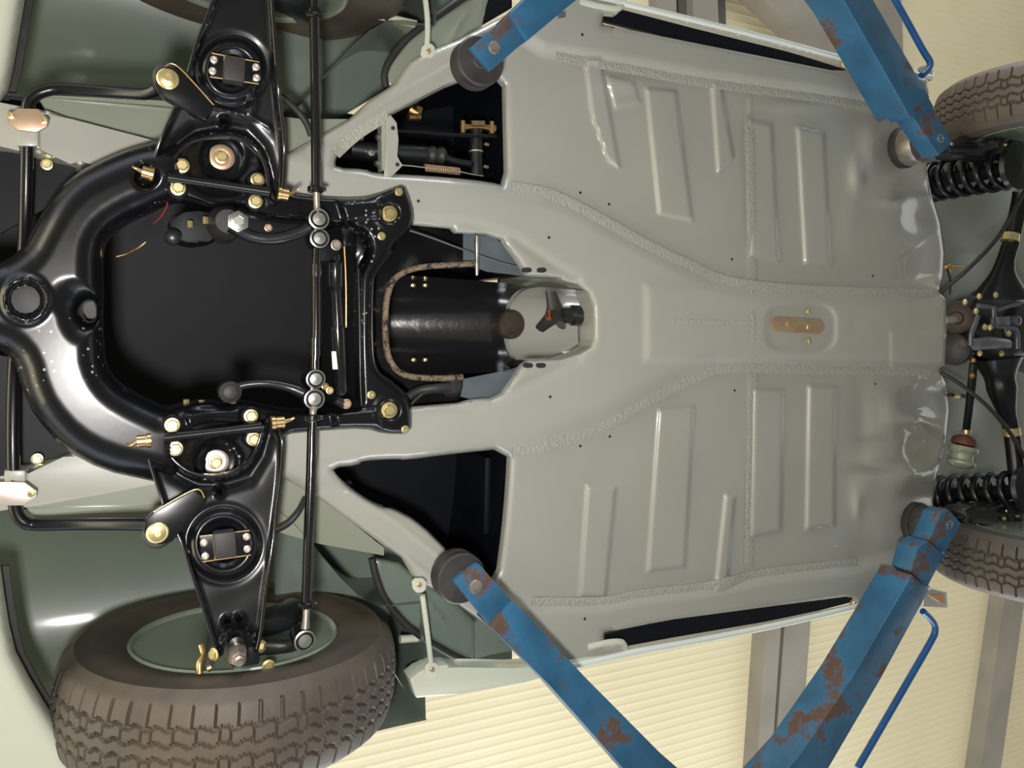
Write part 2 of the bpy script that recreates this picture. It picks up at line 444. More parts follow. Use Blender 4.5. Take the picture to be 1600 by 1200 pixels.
# ---- painted underbody sheet
C_POLY = [(280, 180), (500, 240), (600, 262), (700, 275), (790, 292), (850, 301), (900, 322), (950, 348), (1000, 375), (1060, 408), (1120, 438), (1180, 450), (1300, 457), (1500, 466),
          (1500, 574), (1300, 568), (1180, 566), (1120, 566), (1060, 590), (1000, 625), (950, 652), (900, 672), (850, 688), (790, 699), (700, 712), (600, 725), (500, 740), (280, 800)]
S_TOP = [(820, -80), (820, 60), (850, 78), (900, 86), (1000, 104), (1100, 122), (1250, 142), (1350, 158), (1420, 175), (1520, 200), (1520, -80)]
S_BOT = [(760, 1100), (770, 925), (800, 940), (850, 948), (940, 945), (1000, 933), (1100, 921), (1200, 900), (1340, 884), (1440, 862), (1520, 850), (1520, 1100)]
UNDER = [(380, 232), (445, 243), (500, 211), (545, 186), (575, 158), (618, 130), (632, 108), (640, 97), (655, 88), (680, 76), (716, 62), (800, 18), (850, -14), (930, -14), (975, 4),
         (1340, 98), (1400, 112), (1450, 124), (1452, 180), (1445, 235), (1450, 275), (1458, 315), (1468, 350), (1474, 395), (1472, 430), (1466, 455), (1478, 468), (1479, 520), (1476, 570),
         (1466, 576), (1478, 600), (1482, 640), (1477, 690), (1466, 730), (1458, 780), (1452, 880), (1446, 926), (1345, 948), (1180, 985), (980, 1022), (880, 1036), (850, 1032),
         (780, 992), (720, 948), (690, 925), (664, 916), (645, 900), (628, 872), (600, 853), (545, 812), (500, 780), (440, 745), (380, 748)]
GB = [(420, 340), (500, 338), (560, 345), (640, 351), (705, 357), (712, 364), (760, 366), (784, 374), (792, 386), (808, 408), (822, 430), (832, 432), (870, 434), (885, 441), (902, 445), (918, 458), (925, 478), (926, 500), (926, 530),
      (922, 542), (905, 552), (876, 561), (826, 562), (815, 570), (795, 600), (785, 614), (768, 622), (740, 624), (716, 630), (640, 636), (560, 640), (500, 642), (420, 640), (385, 600), (385, 380)]
WT = [(525, 262), (524, 250), (532, 236), (545, 224), (570, 205), (600, 187), (620, 175), (720, 124), (787, 112), (789, 200), (791, 291), (765, 284), (700, 277), (640, 273), (582, 270), (572, 264)]
WB = [(519, 731), (560, 727), (566, 720), (622, 717), (632, 719), (700, 710), (796, 700), (793, 760), (787, 830), (776, 912), (740, 912), (705, 866), (655, 815), (612, 793), (600, 792), (575, 781), (548, 762), (528, 744)]
SLT = [(943, 22), (962, 24), (975, 12), (1090, 42), (1330, 102), (1326, 110), (1300, 110), (1180, 86), (1060, 62), (942, 38)]
SLB = [(945, 988), (1050, 968), (1200, 948), (1322, 932), (1338, 936), (1334, 946), (1200, 974), (1060, 998), (985, 1012), (968, 1002), (944, 1006)]
RIBS = [([(1010, 138), (1056, 142), (1082, 345), (1030, 335)], .010), ([(1112, 128), (1126, 132), (1146, 245), (1122, 270)], .010), ([(914, 92), (938, 92), (968, 262), (950, 250), (925, 180)], .010),
        ([(1168, 187), (1206, 194), (1217, 408), (1174, 400)], .009), ([(1246, 198), (1287, 207), (1298, 416), (1258, 412)], .009),
        ([(1178, 608), (1224, 609), (1220, 830), (1174, 838)], .009), ([(1264, 603), (1305, 604), (1304, 820), (1260, 828)], .009),
        ([(1030, 640), (1084, 635), (1070, 885), (1012, 893)], .009), ([(918, 758), (962, 762), (946, 932), (906, 932)], .009), ([(1134, 772), (1148, 776), (1136, 914), (1118, 922)], .009),
        ([(948, 118), (990, 128), (1000, 160), (962, 170)], .006)]
def pan_relief(U, V, D):
    z = padp(U, V, C_POLY, 24, .026)
    z += padp(U, V, S_TOP, 16, .022) + padp(U, V, S_BOT, 16, .022)
    for poly, d in RIBS: z += padp(U, V, poly, 3.4, d)
    z += padp(U, V, [(1010, 446), (1500, 446), (1500, 572), (1010, 562)], 9, .008)
    z += padp(U, V, rrect(1197, 476, 1306, 549, 26), 4, -.007)
    z += padp(U, V, [(1392, 518), (1500, 520), (1500, 585), (1392, 580)], 3, .004)
    # seam across the floor
    z -= .0025*np.exp(-((U-1172)/3.0)**2)*((V < 440) | (V > 575))*(V > 150)*(V < 885)
    # kick-up in front of the rear axle
    kt = ss((U-1385)/95)*ss((V-262)/40)*ss((455-V)/30)
    kb = ss((U-1375)/100)*ss((V-585)/30)*ss((800-V)/30)
    z += .055*(kt+kb)
    for (cu, cv, ru, rv, d) in [(1340, 275, 12, 26, .012), (1392, 315, 26, 9, .006), (1420, 235, 45, 40, -.012), (1360, 240, 14, 40, .008), (1430, 340, 26, 22, -.012), (1395, 640, 16, 30, .008), (1345, 660, 16, 60, -.006),
                                (1365, 715, 30, 8, .006), (1365, 738, 34, 8, -.007), (1362, 690, 34, 7, -.005), (1430, 655, 28, 14, .018), (1440, 700, 26, 22, -.012), (1425, 745, 30, 18, .014), (1350, 765, 20, 30, .006),
                                (1450, 590, 22, 12, -.010), (1440, 458, 26, 10, -.010), (1380, 830, 22, 40, .004), (1340, 790, 8, 20, .006), (1400, 180, 60, 14, -.006), (1250, 165, 60, 10, .003),
                                (980, 130, 40, 14, .004), (1040, 250, 30, 60, .0015), (1330, 350, 20, 50, .003)]:
        z -= 1.5*d*np.exp(-((U-cu)/ru)**2-((V-cv)/rv)**2)
    z -= .008*np.exp(-(((U-1395)*.52+(V-405)*.86-((1435-1395)*.5*.52))/3.0)**2)*ss((U-1390)/15)*ss((1465-U)/15)*0
    z += segridge(U, V, (1397, 404), (1462, 362), 2.6, -.004)
    # slow waviness of hand-finished panels
    z += .0016*np.sin(U/31.+.7*np.sin(V/57.))*np.sin(V/43.)+.0010*np.sin(U/17.+V/29.)*np.sin(V/19.)*(U > 1330)
    # rounded edges round the rails and tunnel
    z += (rnded(D, 13, .016)+.016)*(U < 960)+(rnded(D, 6, .006)+.006)*(U >= 960)
    # long swage on the rails
    z += polyridge(U, V, [(640, 345), (740, 352), (800, 372), (860, 412), (900, 436)], 9, .006)
    z += polyridge(U, V, [(640, 640), (740, 636), (800, 612), (860, 580), (900, 562)], 9, .006)
    z += polyridge(U, V, [(540, 248), (620, 200), (722, 140)], 4, -.004)+polyridge(U, V, [(480, 230), (620, 150), (720, 95)], 4, -.004)
    z += polyridge(U, V, [(545, 768), (620, 815), (700, 880)], 4, -.004)+polyridge(U, V, [(490, 768), (620, 860), (720, 935)], 4, -.004)
    return z
def rrect(u0, v0, u1, v1, r, sk=0.0):
    o = []
    for (cx, cy, a0) in ((u1-r, v1-r, 0), (u0+r, v1-r, 90), (u0+r, v0+r, 180), (u1-r, v0+r, 270)):
        for k in range(7):
            a = math.radians(a0+15*k); x = cx+r*math.cos(a); y = cy+r*math.sin(a); o.append((x, y+(x-u0)*sk))
    return o
def segridge(U, V, a, b, w, d):
    return d*np.exp(-(segdist(U, V, [a, b], False)/w)**2)
def polyridge(U, V, pts, w, d):
    return d*np.exp(-(segdist(U, V, pts, False)/w)**2)
sheet('floor_pan', UNDER+[(380, 645)]+GB[:-2][::-1]+[(380, 340)], 0.0, M['paint'], car, holes=[smooth_poly(h, 1) for h in (WT, WB)]+[SLT, SLB], step=3.3, relief=pan_relief, thick=lambda a, b: np.where((a > 825) & (a < 940) & (b > 425) & (b < 575), .055, .012), angle=50,
      label='pale grey painted floor pan with pressed ribs and a central tunnel')
def zc(u, v):
    u = np.array([float(u)]); v = np.array([float(v)])
    return float(pan_relief(u, v, np.array([60.0]))[0])
def seam(pts, r=.006):
    ptube('seam_sealer', [(u, v, zc(u, v)-.0005) for u, v in catmull(pts, 3, False)], r*2.0, M['seam'], car, flat=.085, sub=2, n=12)
seam([(800, 299), (860, 309), (930, 343), (1010, 387), (1080, 420), (1130, 442), (1200, 453), (1320, 460), (1460, 463)], .011)
seam([(800, 700), (850, 692), (930, 667), (1010, 623), (1080, 588), (1130, 570), (1200, 570), (1320, 574), (1460, 576)], .011)
seam([(1171, 180), (1174, 300), (1177, 440)], .008); seam([(1177, 578), (1174, 700), (1170, 880)], .008)
seam([(870, 82), (1000, 106), (1100, 124), (1250, 145), (1350, 160), (1400, 172)], .010)
seam([(830, 945), (940, 944), (1000, 932), (1100, 920), (1200, 898), (1340, 882)], .009)
seam([(1050, 502), (1175, 505)], .003); seam([(1176, 455), (1178, 557)], .004)
seam([(524, 240), (560, 208), (606, 180)], .006)
# drain holes and plugs
for (u, v) in [(907, 301), (952, 319), (1144, 405), (907, 697), (953, 682), (1148, 610), (654, 314), (858, 371), (860, 620), (910, 54), (914, 967), (1368, 600), (1364, 431)]:
    p = P(u, v, zc(u, v)-.0008)
    lathe('drain_hole', p, (0, 0, -1), [(0, 0), (.0032, .0004), (.0036, -.001)], M['rubber'], car, n=12)
for (u, v) in [(824, 422), (847, 422), (826, 571), (846, 571)]:
    prism('slot_hole', smooth_poly([(u-8, v-4), (u+7, v-4), (u+7, v+4), (u-8, v+4)], 2), zc(u, v)-.0018, .004, M['rubber'], car)

# ---- sill trims
def strip(name, pts, wpx, h, m, thick=.02, label=None, rnd=.3):
    a = [np.array(p, float) for p in pts]; L = []; R = []
    for i in range(len(a)):
        t = a[min(i+1, len(a)-1)]-a[max(i-1, 0)]; t /= np.hypot(*t); n = np.array([-t[1], t[0]])
        ww = wpx[i] if hasattr(wpx, '__len__') else wpx
        L.append(tuple(a[i]+n*ww/2)); R.append(tuple(a[i]-n*ww/2))
    return prism(name, L+R[::-1], h, thick, m, car, bev=thick*rnd*.5, label=label)
ptube('sill_trim', [(u, v, -.03) for u, v in [(890, -10), (935, -4), (973, 5), (1090, 33), (1220, 65), (1340, 97), (1455, 121)]], .0075, M['trim'], car, label='bright white trim strip along the sill edge')
ptube('sill_trim', [(u, v, -.03) for u, v in [(860, 1046), (925, 1034), (980, 1021), (1090, 1001), (1220, 975), (1345, 946), (1450, 918)]], .0085, M['trim'], car)
for (u, v) in [(1316, 101), (1332, 943)]:
    lathe('bolt', P(u, v, -.02), (0, 0, -1), [(0, .008), (.007, .008), (.009, .004), (.009, -.004)], M['gold'], car, n=6)
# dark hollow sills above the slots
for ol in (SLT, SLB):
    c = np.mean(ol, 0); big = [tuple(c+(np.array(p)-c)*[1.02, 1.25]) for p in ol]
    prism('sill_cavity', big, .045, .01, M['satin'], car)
prism('sill_end_bracket', [(865, 1000), (882, 997), (884, 1012), (872, 1020)], .0, .02, M['bluegrey'], car)
prism('sill_end_bracket', [(872, 20), (884, 17), (884, 26), (875, 28)], -.035, .006, M['bluegrey'], car)
V, Fc = g_tube([P(918, 1012, -.02), P(950, 1004, -.03), P(972, 1004, -.03), P(977, 1016, -.02)], .008, 8, 4)
mo('sill_end_cap', V, Fc, M['side'], car, recalc=True)
V, Fc = g_tube([P(905, 2, -.02), P(950, 12, -.03), P(968, 12, -.03), P(975, 2, -.02)], .008, 8, 4)
mo('sill_end_cap', V, Fc, M['side'], car, recalc=True)
# rear sill corners
prism('sill_corner', [(1446, 918), (1480, 926), (1482, 950), (1442, 948)], -.0, .03, M['chrome'], car, bev=.003)
prism('corner_plate', [(1452, 930), (1474, 928), (1478, 944), (1470, 942)], -.006, .005, mat('orange_primer_patch', (.5, .25, .12), .6), car)
prism('sill_corner', [(1436, 104), (1452, 100), (1460, 112), (1458, 126), (1440, 124)], -.0, .03, M['chrome'], car, bev=.006)

# ---- jack bracket, handbrake cable plate on the tunnel
tb = prism('cable_guide_plate', rrect(1206, 494, 1289, 517, 11, .06), zc(1250, 508)-.010, .006, M['pink'], car, bev=.0015, label='iridescent zinc plate with a long slot')
prism('guide_slot', rrect(1230, 500, 1266, 511, 5, .06), zc(1250, 508)-.0135, .003, M['gold'], tb)
def bolt(par, u, v, h, r=.009, m=None, ax=(0, 0, -1), washer=1.25, hh=.007, name='bolt', n=6):
    ax = Vector(ax).normalized(); p = P(u, v, h)
    V, Fc = g_lathe(p, ax, [(r*washer, 0), (r*washer, .002), (r*1.02, .0025)], 20)
    mb = MB(); mb.add(V, Fc); V, Fc = g_lathe(p, ax, [(r, .002), (r, hh*.75), (r*.86, hh), (0, hh)], n, phase=random.random()); mb.add(V, Fc)
    return mb.build(name, m or M['gold'], par, angle=25)
for (u, v) in [(1262, 487), (1261, 511), (1263, 533)]: bolt(car, u, v, zc(1250, 490)-.008, .0075, M['gold'])

# ---- engine bay, footwells and gearbox tunnel (all above the floor line)
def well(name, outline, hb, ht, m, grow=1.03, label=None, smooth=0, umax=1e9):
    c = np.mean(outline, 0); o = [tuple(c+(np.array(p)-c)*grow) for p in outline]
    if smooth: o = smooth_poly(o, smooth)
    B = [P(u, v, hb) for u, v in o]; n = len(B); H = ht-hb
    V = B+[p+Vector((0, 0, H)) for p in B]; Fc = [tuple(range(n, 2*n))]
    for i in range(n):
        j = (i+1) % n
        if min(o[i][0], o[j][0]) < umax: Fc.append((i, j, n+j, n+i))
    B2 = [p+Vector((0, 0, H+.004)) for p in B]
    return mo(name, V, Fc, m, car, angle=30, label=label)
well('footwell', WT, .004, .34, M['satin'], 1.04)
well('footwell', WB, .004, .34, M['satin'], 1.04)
# pressed panel on the bulkhead of the passenger footwell
fp = P(793, 760, 0)
y0, y1 = P(793, 712, .1).y, P(790, 832, .1).y
bm_v, bm_f = g_box((fp.x-.004, (y0+y1)/2, F0+.135), (.012, abs(y1-y0), .12))
box('bulkhead_panel', (P(795, 760, 0).x-.008, (y0+y1)/2, F0+.17), (.02, abs(y1-y0), .15), M['satin'], car, bev=.009)
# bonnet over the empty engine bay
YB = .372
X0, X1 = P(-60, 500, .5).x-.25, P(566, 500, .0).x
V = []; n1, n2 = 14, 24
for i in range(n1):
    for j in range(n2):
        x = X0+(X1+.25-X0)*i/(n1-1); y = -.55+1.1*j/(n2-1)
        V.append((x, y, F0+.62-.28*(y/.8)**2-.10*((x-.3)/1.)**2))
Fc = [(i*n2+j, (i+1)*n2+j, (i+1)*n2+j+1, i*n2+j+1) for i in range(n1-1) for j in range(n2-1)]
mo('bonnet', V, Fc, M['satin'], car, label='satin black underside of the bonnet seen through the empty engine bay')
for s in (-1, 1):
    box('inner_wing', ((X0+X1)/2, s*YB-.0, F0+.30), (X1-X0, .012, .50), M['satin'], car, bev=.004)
# firewall with the tunnel mouth
def arch(x, yc, hw, top, zb, n=16, e=2.6):
    o = []
    for i in range(n+1):
        t = math.pi*i/n; c, s_ = math.cos(t), math.sin(t)
        o.append(Vector((x, yc-hw*math.copysign(abs(c)**(2/e), c), zb+top*abs(s_)**(2/e))))
    return o
def loft(name, secs, m, parent=car, **kw):
    V = [p for s in secs for p in s]; n = len(secs[0])
    Fc = [(i*n+j, (i+1)*n+j, (i+1)*n+j+1, i*n+j+1) for i in range(len(secs)-1) for j in range(n-1)]
    return mo(name, V, Fc, m, parent, **kw)
pm = P(608, 502, .0)
tx0 = P(607, 500, .02).x; tya, tyb = P(612, 432, .02).y, P(612, 585, .02).y
tyc = (tya+tyb)/2; thw = abs(tyb-tya)/2
tx1 = P(832, 500, .02).x
tze = F0-.012
secs = []
for i in range(13):
    t = i/12; x = tx0+(tx1-tx0)*t
    secs.append(arch(x, tyc+(-.002)*t, thw*(1.03-.10*t**1.5), .27-.10*t, tze+.02, 20))
loft('gearbox_tunnel', secs, M['blackr'], label='gloss black gearbox tunnel above the opening')
secs = []
for i in range(6):
    t = i/5; x = tx1+(P(940, 500, .02).x-tx1)*t
    secs.append(arch(x, tyc-.002, thw*(.90-.04*t), .165-.02*t, tze, 20))
loft('rear_tunnel', secs, M['paint'])
# mouth flange with sealer bead
fl = [(745, 412), (700, 414), (655, 418), (628, 427), (612, 442), (604, 470), (602, 500), (603, 535), (608, 560), (622, 580), (645, 589), (690, 591), (722, 589)]
ptube('joint_sealer', [(u, v, .0) for u, v in fl], .0068, M['sealer'], car, sub=4, flat=1.4)
FLO = [(533, 352), (560, 350), (600, 348), (640, 350), (705, 357), (722, 362), (724, 408), (700, 412), (655, 416), (627, 425), (611, 441), (602, 470), (600, 500), (601, 535), (606, 562), (620, 582), (645, 591), (700, 593), (723, 590), (724, 612), (712, 632), (640, 637), (560, 641), (533, 641), (540, 600), (548, 500), (540, 400)]
sheet('bulkhead_flange', FLO, lambda u, v: .02+.0*u, M['blackr'], car, step=5, thick=.002, back=True,
      relief=lambda U, V, D: .10*np.clip(1-segdist(U, V, fl, False)/75, 0, 1)*0+.07*np.clip(segdist(U, V, fl, False)/60, 0, 1)+.006*np.sin(U/11.)*np.sin(V/13.))
for sgn, poly in ((-1, [(724, 364), (745, 366), (772, 370), (788, 384), (808, 410), (822, 432), (760, 424), (724, 412)]),
                  (1, [(724, 592), (800, 577), (828, 566), (812, 580), (795, 604), (780, 620), (745, 626), (720, 620)])):
    prism('tunnel_side_panel', [(u+ (0), v) for u, v in poly], .022, .004, M['bluegrey'], car)
ptube('selector_pin', [(745, 368, -.01), (745, 385, -.01), (745, 400, -.01), (745, 415, -.01), (745, 430, -.01)], [.0055, .0058, .0042, .005, .0038], M['steel'], car, sub=2)
ptube('cable', [(540, 338, .01), (640, 360, .0), (740, 396, .0), (800, 415, .0), (870, 428, .02)], .0022, M['cable'], car)
for (u, v) in [(643, 446), (662, 446), (644, 562), (662, 562)]:
    lathe('stud', P(u, v, .12), (0, 0, -1), [(.005, 0), (.005, .014), (0, .016)], M['gold'], car, n=10)
lathe('gear_lever_hole', P(798, 507, .135), (0, .0, -1), [(0, .010), (.034, .009), (.037, .004), (.037, -.01)], M['rust'], car, n=30, label='rusty round cover in the tunnel roof')
GB2 = [(560, 345), (640, 351), (705, 357), (760, 366), (792, 386), (808, 408), (822, 430), (832, 432), (832, 562), (815, 570), (795, 600), (768, 622), (716, 630), (640, 636), (560, 640)]
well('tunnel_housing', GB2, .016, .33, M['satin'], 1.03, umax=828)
prism('tunnel_roof', [(780, 400), (960, 400), (960, 590), (780, 590)], .205, .01, M['rearp'], car)
# propeller shaft with three-arm flange
ps = empty('propeller_shaft', P(868, 492, .06), car)
p = P(868, 492, .055)
lathe('shaft', p+Vector((.012, 0, 0)), (1, 0, 0), [(.020, 0), (.020, .03), (.026, .035), (.026, .14)], M['cast'], ps)
for a in (88, 205, 325):
    d = Vector((0, math.sin(math.radians(a)), 0))*-1+Vector((0.25*0, 0, math.cos(math.radians(a))))
    d = Vector((-.25, -math.sin(math.radians(a)), math.cos(math.radians(a))*1.0))
    V, Fc = g_tube([p, p+d*.03, p+d*.062], [.026, .018, .014], 12, 3, flat=.6)
    mo('flange_arm', V, Fc, M['padr'], ps, recalc=True)
lathe('flange_centre', p+Vector((-.016, 0, 0)), (-1, 0, 0), [(.014, 0), (.014, .006), (.009, .008), (0, .004)], mat('orange_rust', (.32, .09, .02), .7), ps)

# ---- front frame horns
prism('frame_horn', [(-80, 152), (0, 160), (75, 172), (112, 186), (250, 222), (330, 240), (330, 300), (200, 258), (140, 250), (125, 260), (113, 250), (60, 240), (28, 228), (-80, 218)], -.015, .09, M['paint'], car, bev=.008)
prism('frame_horn', [(-80, 738), (0, 752), (40, 734), (104, 720), (114, 707), (130, 704), (235, 700), (330, 700), (330, 745), (240, 757), (60, 790), (-80, 812)], -.015, .09, M['paint'], car, bev=.008)

# ---- wheelhouses and wings
def wheelhouse(s):
    prof = [(.378, .02), (.382, .16), (.40, .30), (.46, .40), (.56, .465), (.68, .47), (.79, .42), (.86, .30), (.885, .16), (.893, -.015)]
    prof = catmull(prof, 4, False)
    xa, xb = -.50, .60
    nx = 30; V = []
    for i in range(nx+1):
        x = xa+(xb-xa)*i/nx
        for (y, z) in prof:
            y = y+(max(0, .66-y)/.28)*.27*float(ss((x-.22)/.30))
            V.append((x, s*(y+.006*math.sin(x*9+z*7)), F0+z+.008*math.sin(x*6+y*9)))
    m = len(prof)
    Fc = [(i*m+j, (i+1)*m+j, (i+1)*m+j+1, i*m+j+1) for i in range(nx) for j in range(m-1)]
    mo('wheelhouse', V, Fc, M['green'], car, label='green grey inner wing over the front wheel')
    V = [(xb, s*(y+(max(0, .66-y)/.28)*.27), F0+z) for (y, z) in prof]; n = len(V); mo('wheelhouse_rear_wall', V, [tuple(range(n))], M['green'], car)
for s in (-1, 1): wheelhouse(s)
AP_T = [(-90, -260), (60, -260), (46, -80), (38, 0), (20, 108), (12, 140), (0, 157), (-90, 165)]
AP_B = [(-90, 885), (0, 884), (6, 930), (14, 980), (24, 1020), (45, 1060), (75, 1110), (130, 1190), (150, 1320), (-90, 1320)]
for ap in (AP_T, AP_B):
    sheet('front_wing', ap, -.0, M['side'], car, step=9, relief=lambda U, V, D: rnded(D, 26, .05), thick=.006, label='pale lower edge of the front wing')
    prism('wing_gap_shadow', [(u+14 if u > -80 else u, v) for u, v in ap], .052, .006, M['rubber'], car)  # black sheet stands in for the shadow in the gap beside the wing
prism('wheelhouse_rear_panel', [(430, 790), (560, 800), (680, 880), (800, 980), (800, 1060), (640, 1060), (430, 960)], .26, .01, M['green'], car)
prism('wheelhouse_rear_panel', [(430, 190), (520, 190), (620, 130), (720, 60), (800, 0), (800, -80), (430, -80)], .26, .01, M['green'], car)
# closing panels behind the front wheels, with rubber beads and braces
CPT = [(603, 135), (602, 115), (611, 95), (640, 60), (688, 26), (748, -12), (765, -12), (752, 45), (705, 75), (655, 112), (622, 140)]
CPB = [(583, 872), (590, 900), (605, 935), (640, 975), (695, 1012), (738, 1034), (744, 1000), (743, 975), (705, 935), (655, 905), (625, 880)]
sheet('closing_panel', CPT, .045, M['greenl'], car, step=5, relief=lambda U, V, D: rnded(D, 7, .006)+segridge(U, V, (700, 68), (728, 20), 4, -.006), thick=.01)
sheet('closing_panel', CPB, .045, M['green'], car, step=5, relief=lambda U, V, D: rnded(D, 7, .006)+segridge(U, V, (655, 925), (695, 972), 3, -.006), thick=.01)
ptube('rubber_seal', [(603, 137, .038), (601, 115, .038), (611, 92, .038), (640, 57, .038), (688, 22, .038), (740, -14, .038)], .008, M['rubber'], car)
ptube('rubber_seal', [(581, 872, .038), (588, 902, .038), (603, 938, .038), (638, 979, .038), (693, 1016, .038), (738, 1038, .038)], .008, M['rubber'], car)
prism('pillar_closing_plate', [(752, -12), (800, -12), (800, 12), (752, 40)], .06, .01, M['satin'], car)
prism('pillar_closing_plate', [(742, 975), (742, 1030), (762, 1024), (830, 1010), (790, 985), (750, 965)], .02, .01, M['green'], car)
for pts in ([(660, -30), (667, 20), (668, 50), (667, 72)], [(660, 930), (664, 960), (669, 1000), (673, 1036)]):
    br = ptube('wing_brace', [(u, v, -.028) for u, v in pts], .0062, M['side'], car, sub=3)
for (u, v) in [(669, 80), (655, 914), (675, 1046)]:
    d = 1 if v < 500 else -1
    prism('brace_foot', smooth_poly([(u-9, v-12*d), (u+10, v-12*d), (u+12, v+10*d), (u-12, v+10*d)], 1), -.038, .006, M['side'], car, bev=.001)
    bolt(car, u, v, -.039, .0045, M['pink'])
prism('wing_lower_edge', [(640, 1062), (655, 1050), (676, 1040), (700, 1039), (725, 1047), (800, 1044), (860, 1040), (985, 1016), (985, 1026), (865, 1053), (820, 1066), (720, 1084), (650, 1092)], -.032, .05, M['side'], car, bev=.006)
ptube('brace_rod', [(590, 24, .05), (650, 38, .05)], .009, M['side'], car); ptube('brace_rod', [(625, 999, .05), (668, 996, .05)], .009, M['side'], car)

prism('chassis_leg_panel', [(58, 148), (270, 158), (470, 186), (545, 186), (500, 212), (445, 246), (380, 240), (240, 226), (110, 190), (72, 176)], .03, .01, M['greenl'], car)
prism('chassis_leg_panel', [(38, 790), (235, 756), (380, 735), (450, 740), (500, 780), (545, 812), (600, 856), (600, 868), (500, 850), (430, 830), (235, 818), (60, 816)], .03, .01, M['greenl'], car)
# ---- black front subframe
SUB = [(-60, 402), (-20, 414), (0, 411), (20, 400), (38, 384), (52, 358), (68, 328), (85, 303), (105, 282), (130, 264), (165, 247), (200, 233), (240, 222), (262, 216), (300, 205), (345, 200), (390, 214), (424, 262), (446, 300), (500, 307), (560, 309), (592, 302), (612, 294), (631, 287), (640, 308), (647, 332), (646, 350), (640, 362), (620, 376), (607, 398),
       (594, 416), (585, 430), (582, 450), (581, 540), (584, 566), (592, 582), (610, 596), (628, 610), (640, 627), (643, 640), (643, 678), (600, 678), (570, 669), (500, 673), (440, 679), (420, 712), (400, 742), (340, 762), (290, 755), (262, 757), (235, 751), (160, 735), (100, 702), (55, 652), (35, 610), (25, 570), (8, 550), (-15, 541), (-60, 552)]
HOLE = [(160, 420), (160, 398), (164, 380), (176, 362), (205, 343), (235, 330), (262, 316), (280, 312), (310, 316), (330, 324), (350, 321), (372, 321), (400, 334), (430, 344), (500, 348), (545, 352), (570, 362), (579, 382), (576, 402), (568, 416), (562, 430), (561, 460), (561, 540), (563, 600), (565, 636),
        (530, 640), (500, 643), (440, 640), (410, 633), (380, 626), (350, 632), (325, 626), (290, 630), (262, 640), (236, 628), (212, 616), (186, 600), (170, 580), (161, 552)]
def subh(U, V): return -.045-.045*ss((560-np.asarray(U, float))/330)
def sub_relief(U, V, D):
    z = rnded(D, 46, .060)*(U < 300)+rnded(D, 9, .022)*(U >= 300)
    z = np.where((U > 255) & (U < 345), rnded(D, 46, .060)*(1-ss((U-255)/90))+rnded(D, 9, .022)*ss((U-255)/90), z)
    z += ring(U, V, (40, 468), 33, 6, .008)+disc(U, V, (40, 468), 26, 3, -.014)
    z += disc(U, V, (108, 465), 20, 16, -.006)
    z += disc(U, V, (128, 486), 7, 4, -.02)
    for c in ((608, 334), (608, 641)): z += disc(U, V, c, 14, 4, -.010)+ring(U, V, c, 20, 4, .003)
    for c in ((346, 246), (337, 722)): z += disc(U, V, c, 52, 22, -.035)+ring(U, V, c, 30, 5, .003)
    z += padp(U, V, [(290, 645), (375, 640), (378, 660), (296, 668)], 5, .010)
    z += disc(U, V, (228, 276), 16, 8, -.02)
    z += polyridge(U, V, [(168, 400), (160, 470), (166, 560)], 7, -.006)
    z += padp(U, V, [(520, 645), (590, 640), (596, 666), (525, 668)], 6, .014)+padp(U, V, [(530, 316), (590, 312), (596, 338), (540, 346)], 6, .014)
    return z
NOTCH = smooth_poly([(127, 478), (133, 471), (146, 470), (150, 480), (150, 498), (140, 503), (130, 498)], 1)
sf = sheet('front_subframe', SUB, subh, M['blackspk'], car, holes=[smooth_poly(HOLE, 1), NOTCH], step=3.6, relief=sub_relief, thick=.045, rnd=1, angle=50, label='gloss black front subframe with specks of overspray')
def sz(u, v, D=40.0):
    return float(subh(np.array([u]), 0)[0]+sub_relief(np.array([float(u)]), np.array([float(v)]), np.array([D]))[0])
prism('inner_lining', [(126, 466), (156, 466), (156, 508), (126, 508)], -.04, .004, M['rubber'], sf)
lathe('access_plug', P(40, 468, sz(40, 468)-.001), (0, 0, -1), [(0, .001), (.018, .001), (.026, -.001), (.027, -.004)], M['rubber'], sf, n=32)
for (u, v, r) in [(608, 334, .0125), (608, 641, .0125), (623, 300, .006), (596, 369, .006), (580, 617, .006), (633, 671, .006)]:
    bolt(sf, u, v, sz(u, v)-.001, r, M['gold'], washer=1.4)
# ridge edges along the rear cross member
ptube('cross_member_lip', [(560, 420, -.068), (562, 500, -.068), (563, 590, -.068), (565, 634, -.068)], .003, M['black'], sf)
ptube('cross_member_lip', [(612, 392, -.068), (588, 424, -.068), (582, 450, -.068), (582, 545, -.068), (590, 580, -.068), (612, 598, -.068), (634, 617, -.068)], .003, M['black'], sf)

# ---- control arms
def arm(outline, ring_c, ring_r, axis_v, holes, feats, flip):
    s = -1 if flip else 1
    def hh(U, V):
        d = np.abs(np.asarray(V, float)-484)
        return -.125-.055*np.clip((d-190)/350, 0, 1.2)
    def rel(U, V, D):
        z = -.008*np.exp(-((D-3)/3.0)**2)
        z += ring(U, V, ring_c, ring_r-4, 11, .012)+disc(U, V, ring_c, ring_r-21, 3, -.020)+ring(U, V, ring_c, ring_r+12, 6, -.004)
        z += feats(U, V)
        z += .0004*np.sin(U/15.+V/19.)*np.sin(V/17.)
        return z
    o = sheet('control_arm', outline, hh, M['black'], car, holes=holes, step=3.0, relief=rel, thick=.04, rnd=1, angle=50, label='gloss black pressed steel lower control arm')
    def z(u, v): return float(hh(np.array([u]), np.array([v]))[0]+rel(np.array([float(u)]), np.array([float(v)]), np.array([30.]))[0])
    return o, z
